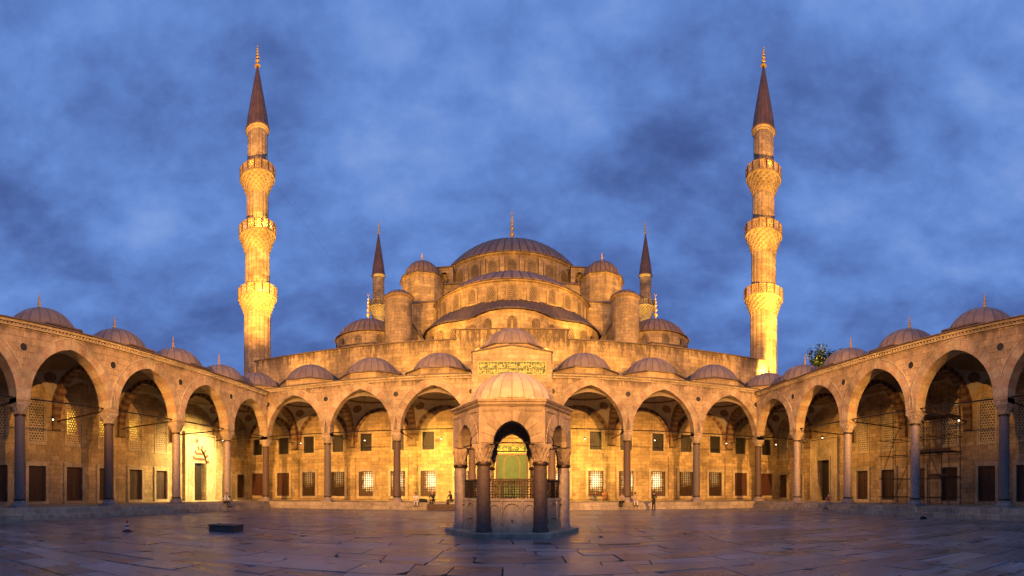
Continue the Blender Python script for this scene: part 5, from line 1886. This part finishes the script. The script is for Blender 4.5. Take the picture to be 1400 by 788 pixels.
# ------------------------------------------------------------------ small floodlights on brackets at the capitals
def flood_fixture(x, y, z, rz, lab):
    t_ = thing('floodlight', lab, 'floodlight', (x, y, z), rz, 'floodlights on the columns')
    ob('bracket', MB().tube([(0, 0.0, -0.35), (0, -0.25, -0.3), (0, -0.5, 0.0)], 0.03, 6).tube([(-0.25, -0.5, 0.02), (0.25, -0.5, 0.02)], 0.025, 6), t_, mats='iron')
    hd_ = ob('lamp_housing', MB().box(-0.24, 0.24, -0.62, -0.42, 0.06, 0.4), t_, mats='iron')
    for k in range(6):
        ob('fin', MB().box(-0.22 + 0.08 * k, -0.20 + 0.08 * k, -0.42, -0.34, 0.08, 0.38), hd_, mats='iron')
for x, lab in ((-17.55, 'black floodlight on a bracket behind the capital of the third portico column from the fountain'), (17.55, 'black floodlight on a bracket at the capital above the standing person')):
    flood_fixture(x + (0.5 if x < 0 else -0.5), D + 0.55, 6.7, R(-90) if x < 0 else R(90), lab)
flood_fixture(25.3, 34.2, 6.2, R(150), 'black floodlight on a bracket above the plain rectangular doorway column')

for k, (loc, az, sl) in enumerate(VIS):
    t_ = thing('large_floodlight', ('post mounted floodlight with visor plate added, on the entrance roof, ' if loc[1] < -5 else 'post mounted floodlight with visor plate added, at the roof end, ') + ('west' if loc[0] < 0 else 'east') + (' outer one' if abs(loc[0]) > 24 else ' inner one' if abs(loc[0]) > 18 else ' lower one'), 'floodlight', loc, az, 'large floodlights on the roofs round the court')
    ob('housing', MB().box(-0.5, -0.15, -0.4, 0.4, -0.3, 0.3), t_, mats='iron')
    ob('cutoff', MB().box(-0.5, 1.0, -1.0, 1.0, -sl - 0.02, -sl), t_, mats='iron')  # unseen plate added to cut off the lower part of the beam
    ob('post', MB().tube([(-0.33, 0, -1.5), (-0.33, 0, -0.3)], 0.05, 8), t_, mats='iron')

# ------------------------------------------------------------------ light chain cable from the minaret
tag(ob('cable', MB().tube([(MI[-1][0] + 2.2, 54.2, 43.4), (-32.0, 78, 43.9), (-31.6, 103.9, 47.2)], 0.009, 5), mats='iron'), 'thin dark cable strung between the orange lit minaret and the slender one behind it', 'cable')


# ------------------------------------------------------------------ tree beyond the right arcade
def tree(x, y, H, rc, seed, label):
    r_ = random.Random(seed)
    t_ = thing('tree', label, 'tree', (x, y, -0.05))
    tk = MB().tube([(0, 0, 0), (0.1, 0.05, H * 0.3), (-0.1, 0.1, H * 0.55), (0.05, 0, H * 0.8), (0, 0, H * 0.95)], [0.45, 0.36, 0.27, 0.16, 0.05], 10)
    tips = []
    for k in range(22):
        z = H * r_.uniform(0.55, 0.9); a = r_.uniform(0, 2 * PI); l = rc * r_.uniform(0.5, 0.95) * (1 - 0.35 * abs(z / H - 0.7))
        p1 = (l * 0.5 * math.cos(a), l * 0.5 * math.sin(a), z + l * 0.25); p2 = (l * math.cos(a), l * math.sin(a), z + l * 0.5)
        tk.tube([(0, 0, z), p1, p2], [0.12, 0.07, 0.02], 6); tips += [p1, p2]
    tips += [(0, 0, H * 0.97), (0.4, 0.2, H * 0.93)]
    ob('trunk', tk, t_, mats='bark')
    cr = MB()
    for (cx, cy, cz) in tips:
        for q_ in range(11):
            c = Vector((cx, cy, cz)) + Vector((r_.gauss(0, 0.5), r_.gauss(0, 0.5), r_.gauss(0, 0.45)))
            cr.mi = 0 if r_.random() < 0.6 else 1
            for l_ in range(22):
                p = c + Vector((r_.gauss(0, 0.24), r_.gauss(0, 0.24), r_.gauss(0, 0.2)))
                a = Vector((r_.gauss(0, 1), r_.gauss(0, 1), r_.gauss(0, 1))).normalized()
                b = a.orthogonal().normalized(); s = r_.uniform(0.12, 0.24)
                cr.add([p - a * s, p + b * s * 0.55, p + a * s, p - b * s * 0.55], [(0, 1, 2, 3)])
    ob('crown', cr, t_, mats=['leaf', 'leafdark'], kind='stuff')


u0 = (1127 - 700) / FP
tree(62 * math.sin(u0), 62 * math.cos(u0), 21.0, 2.7, 4, 'dark leafy tree rising behind the arcade domes beyond the bright minaret')
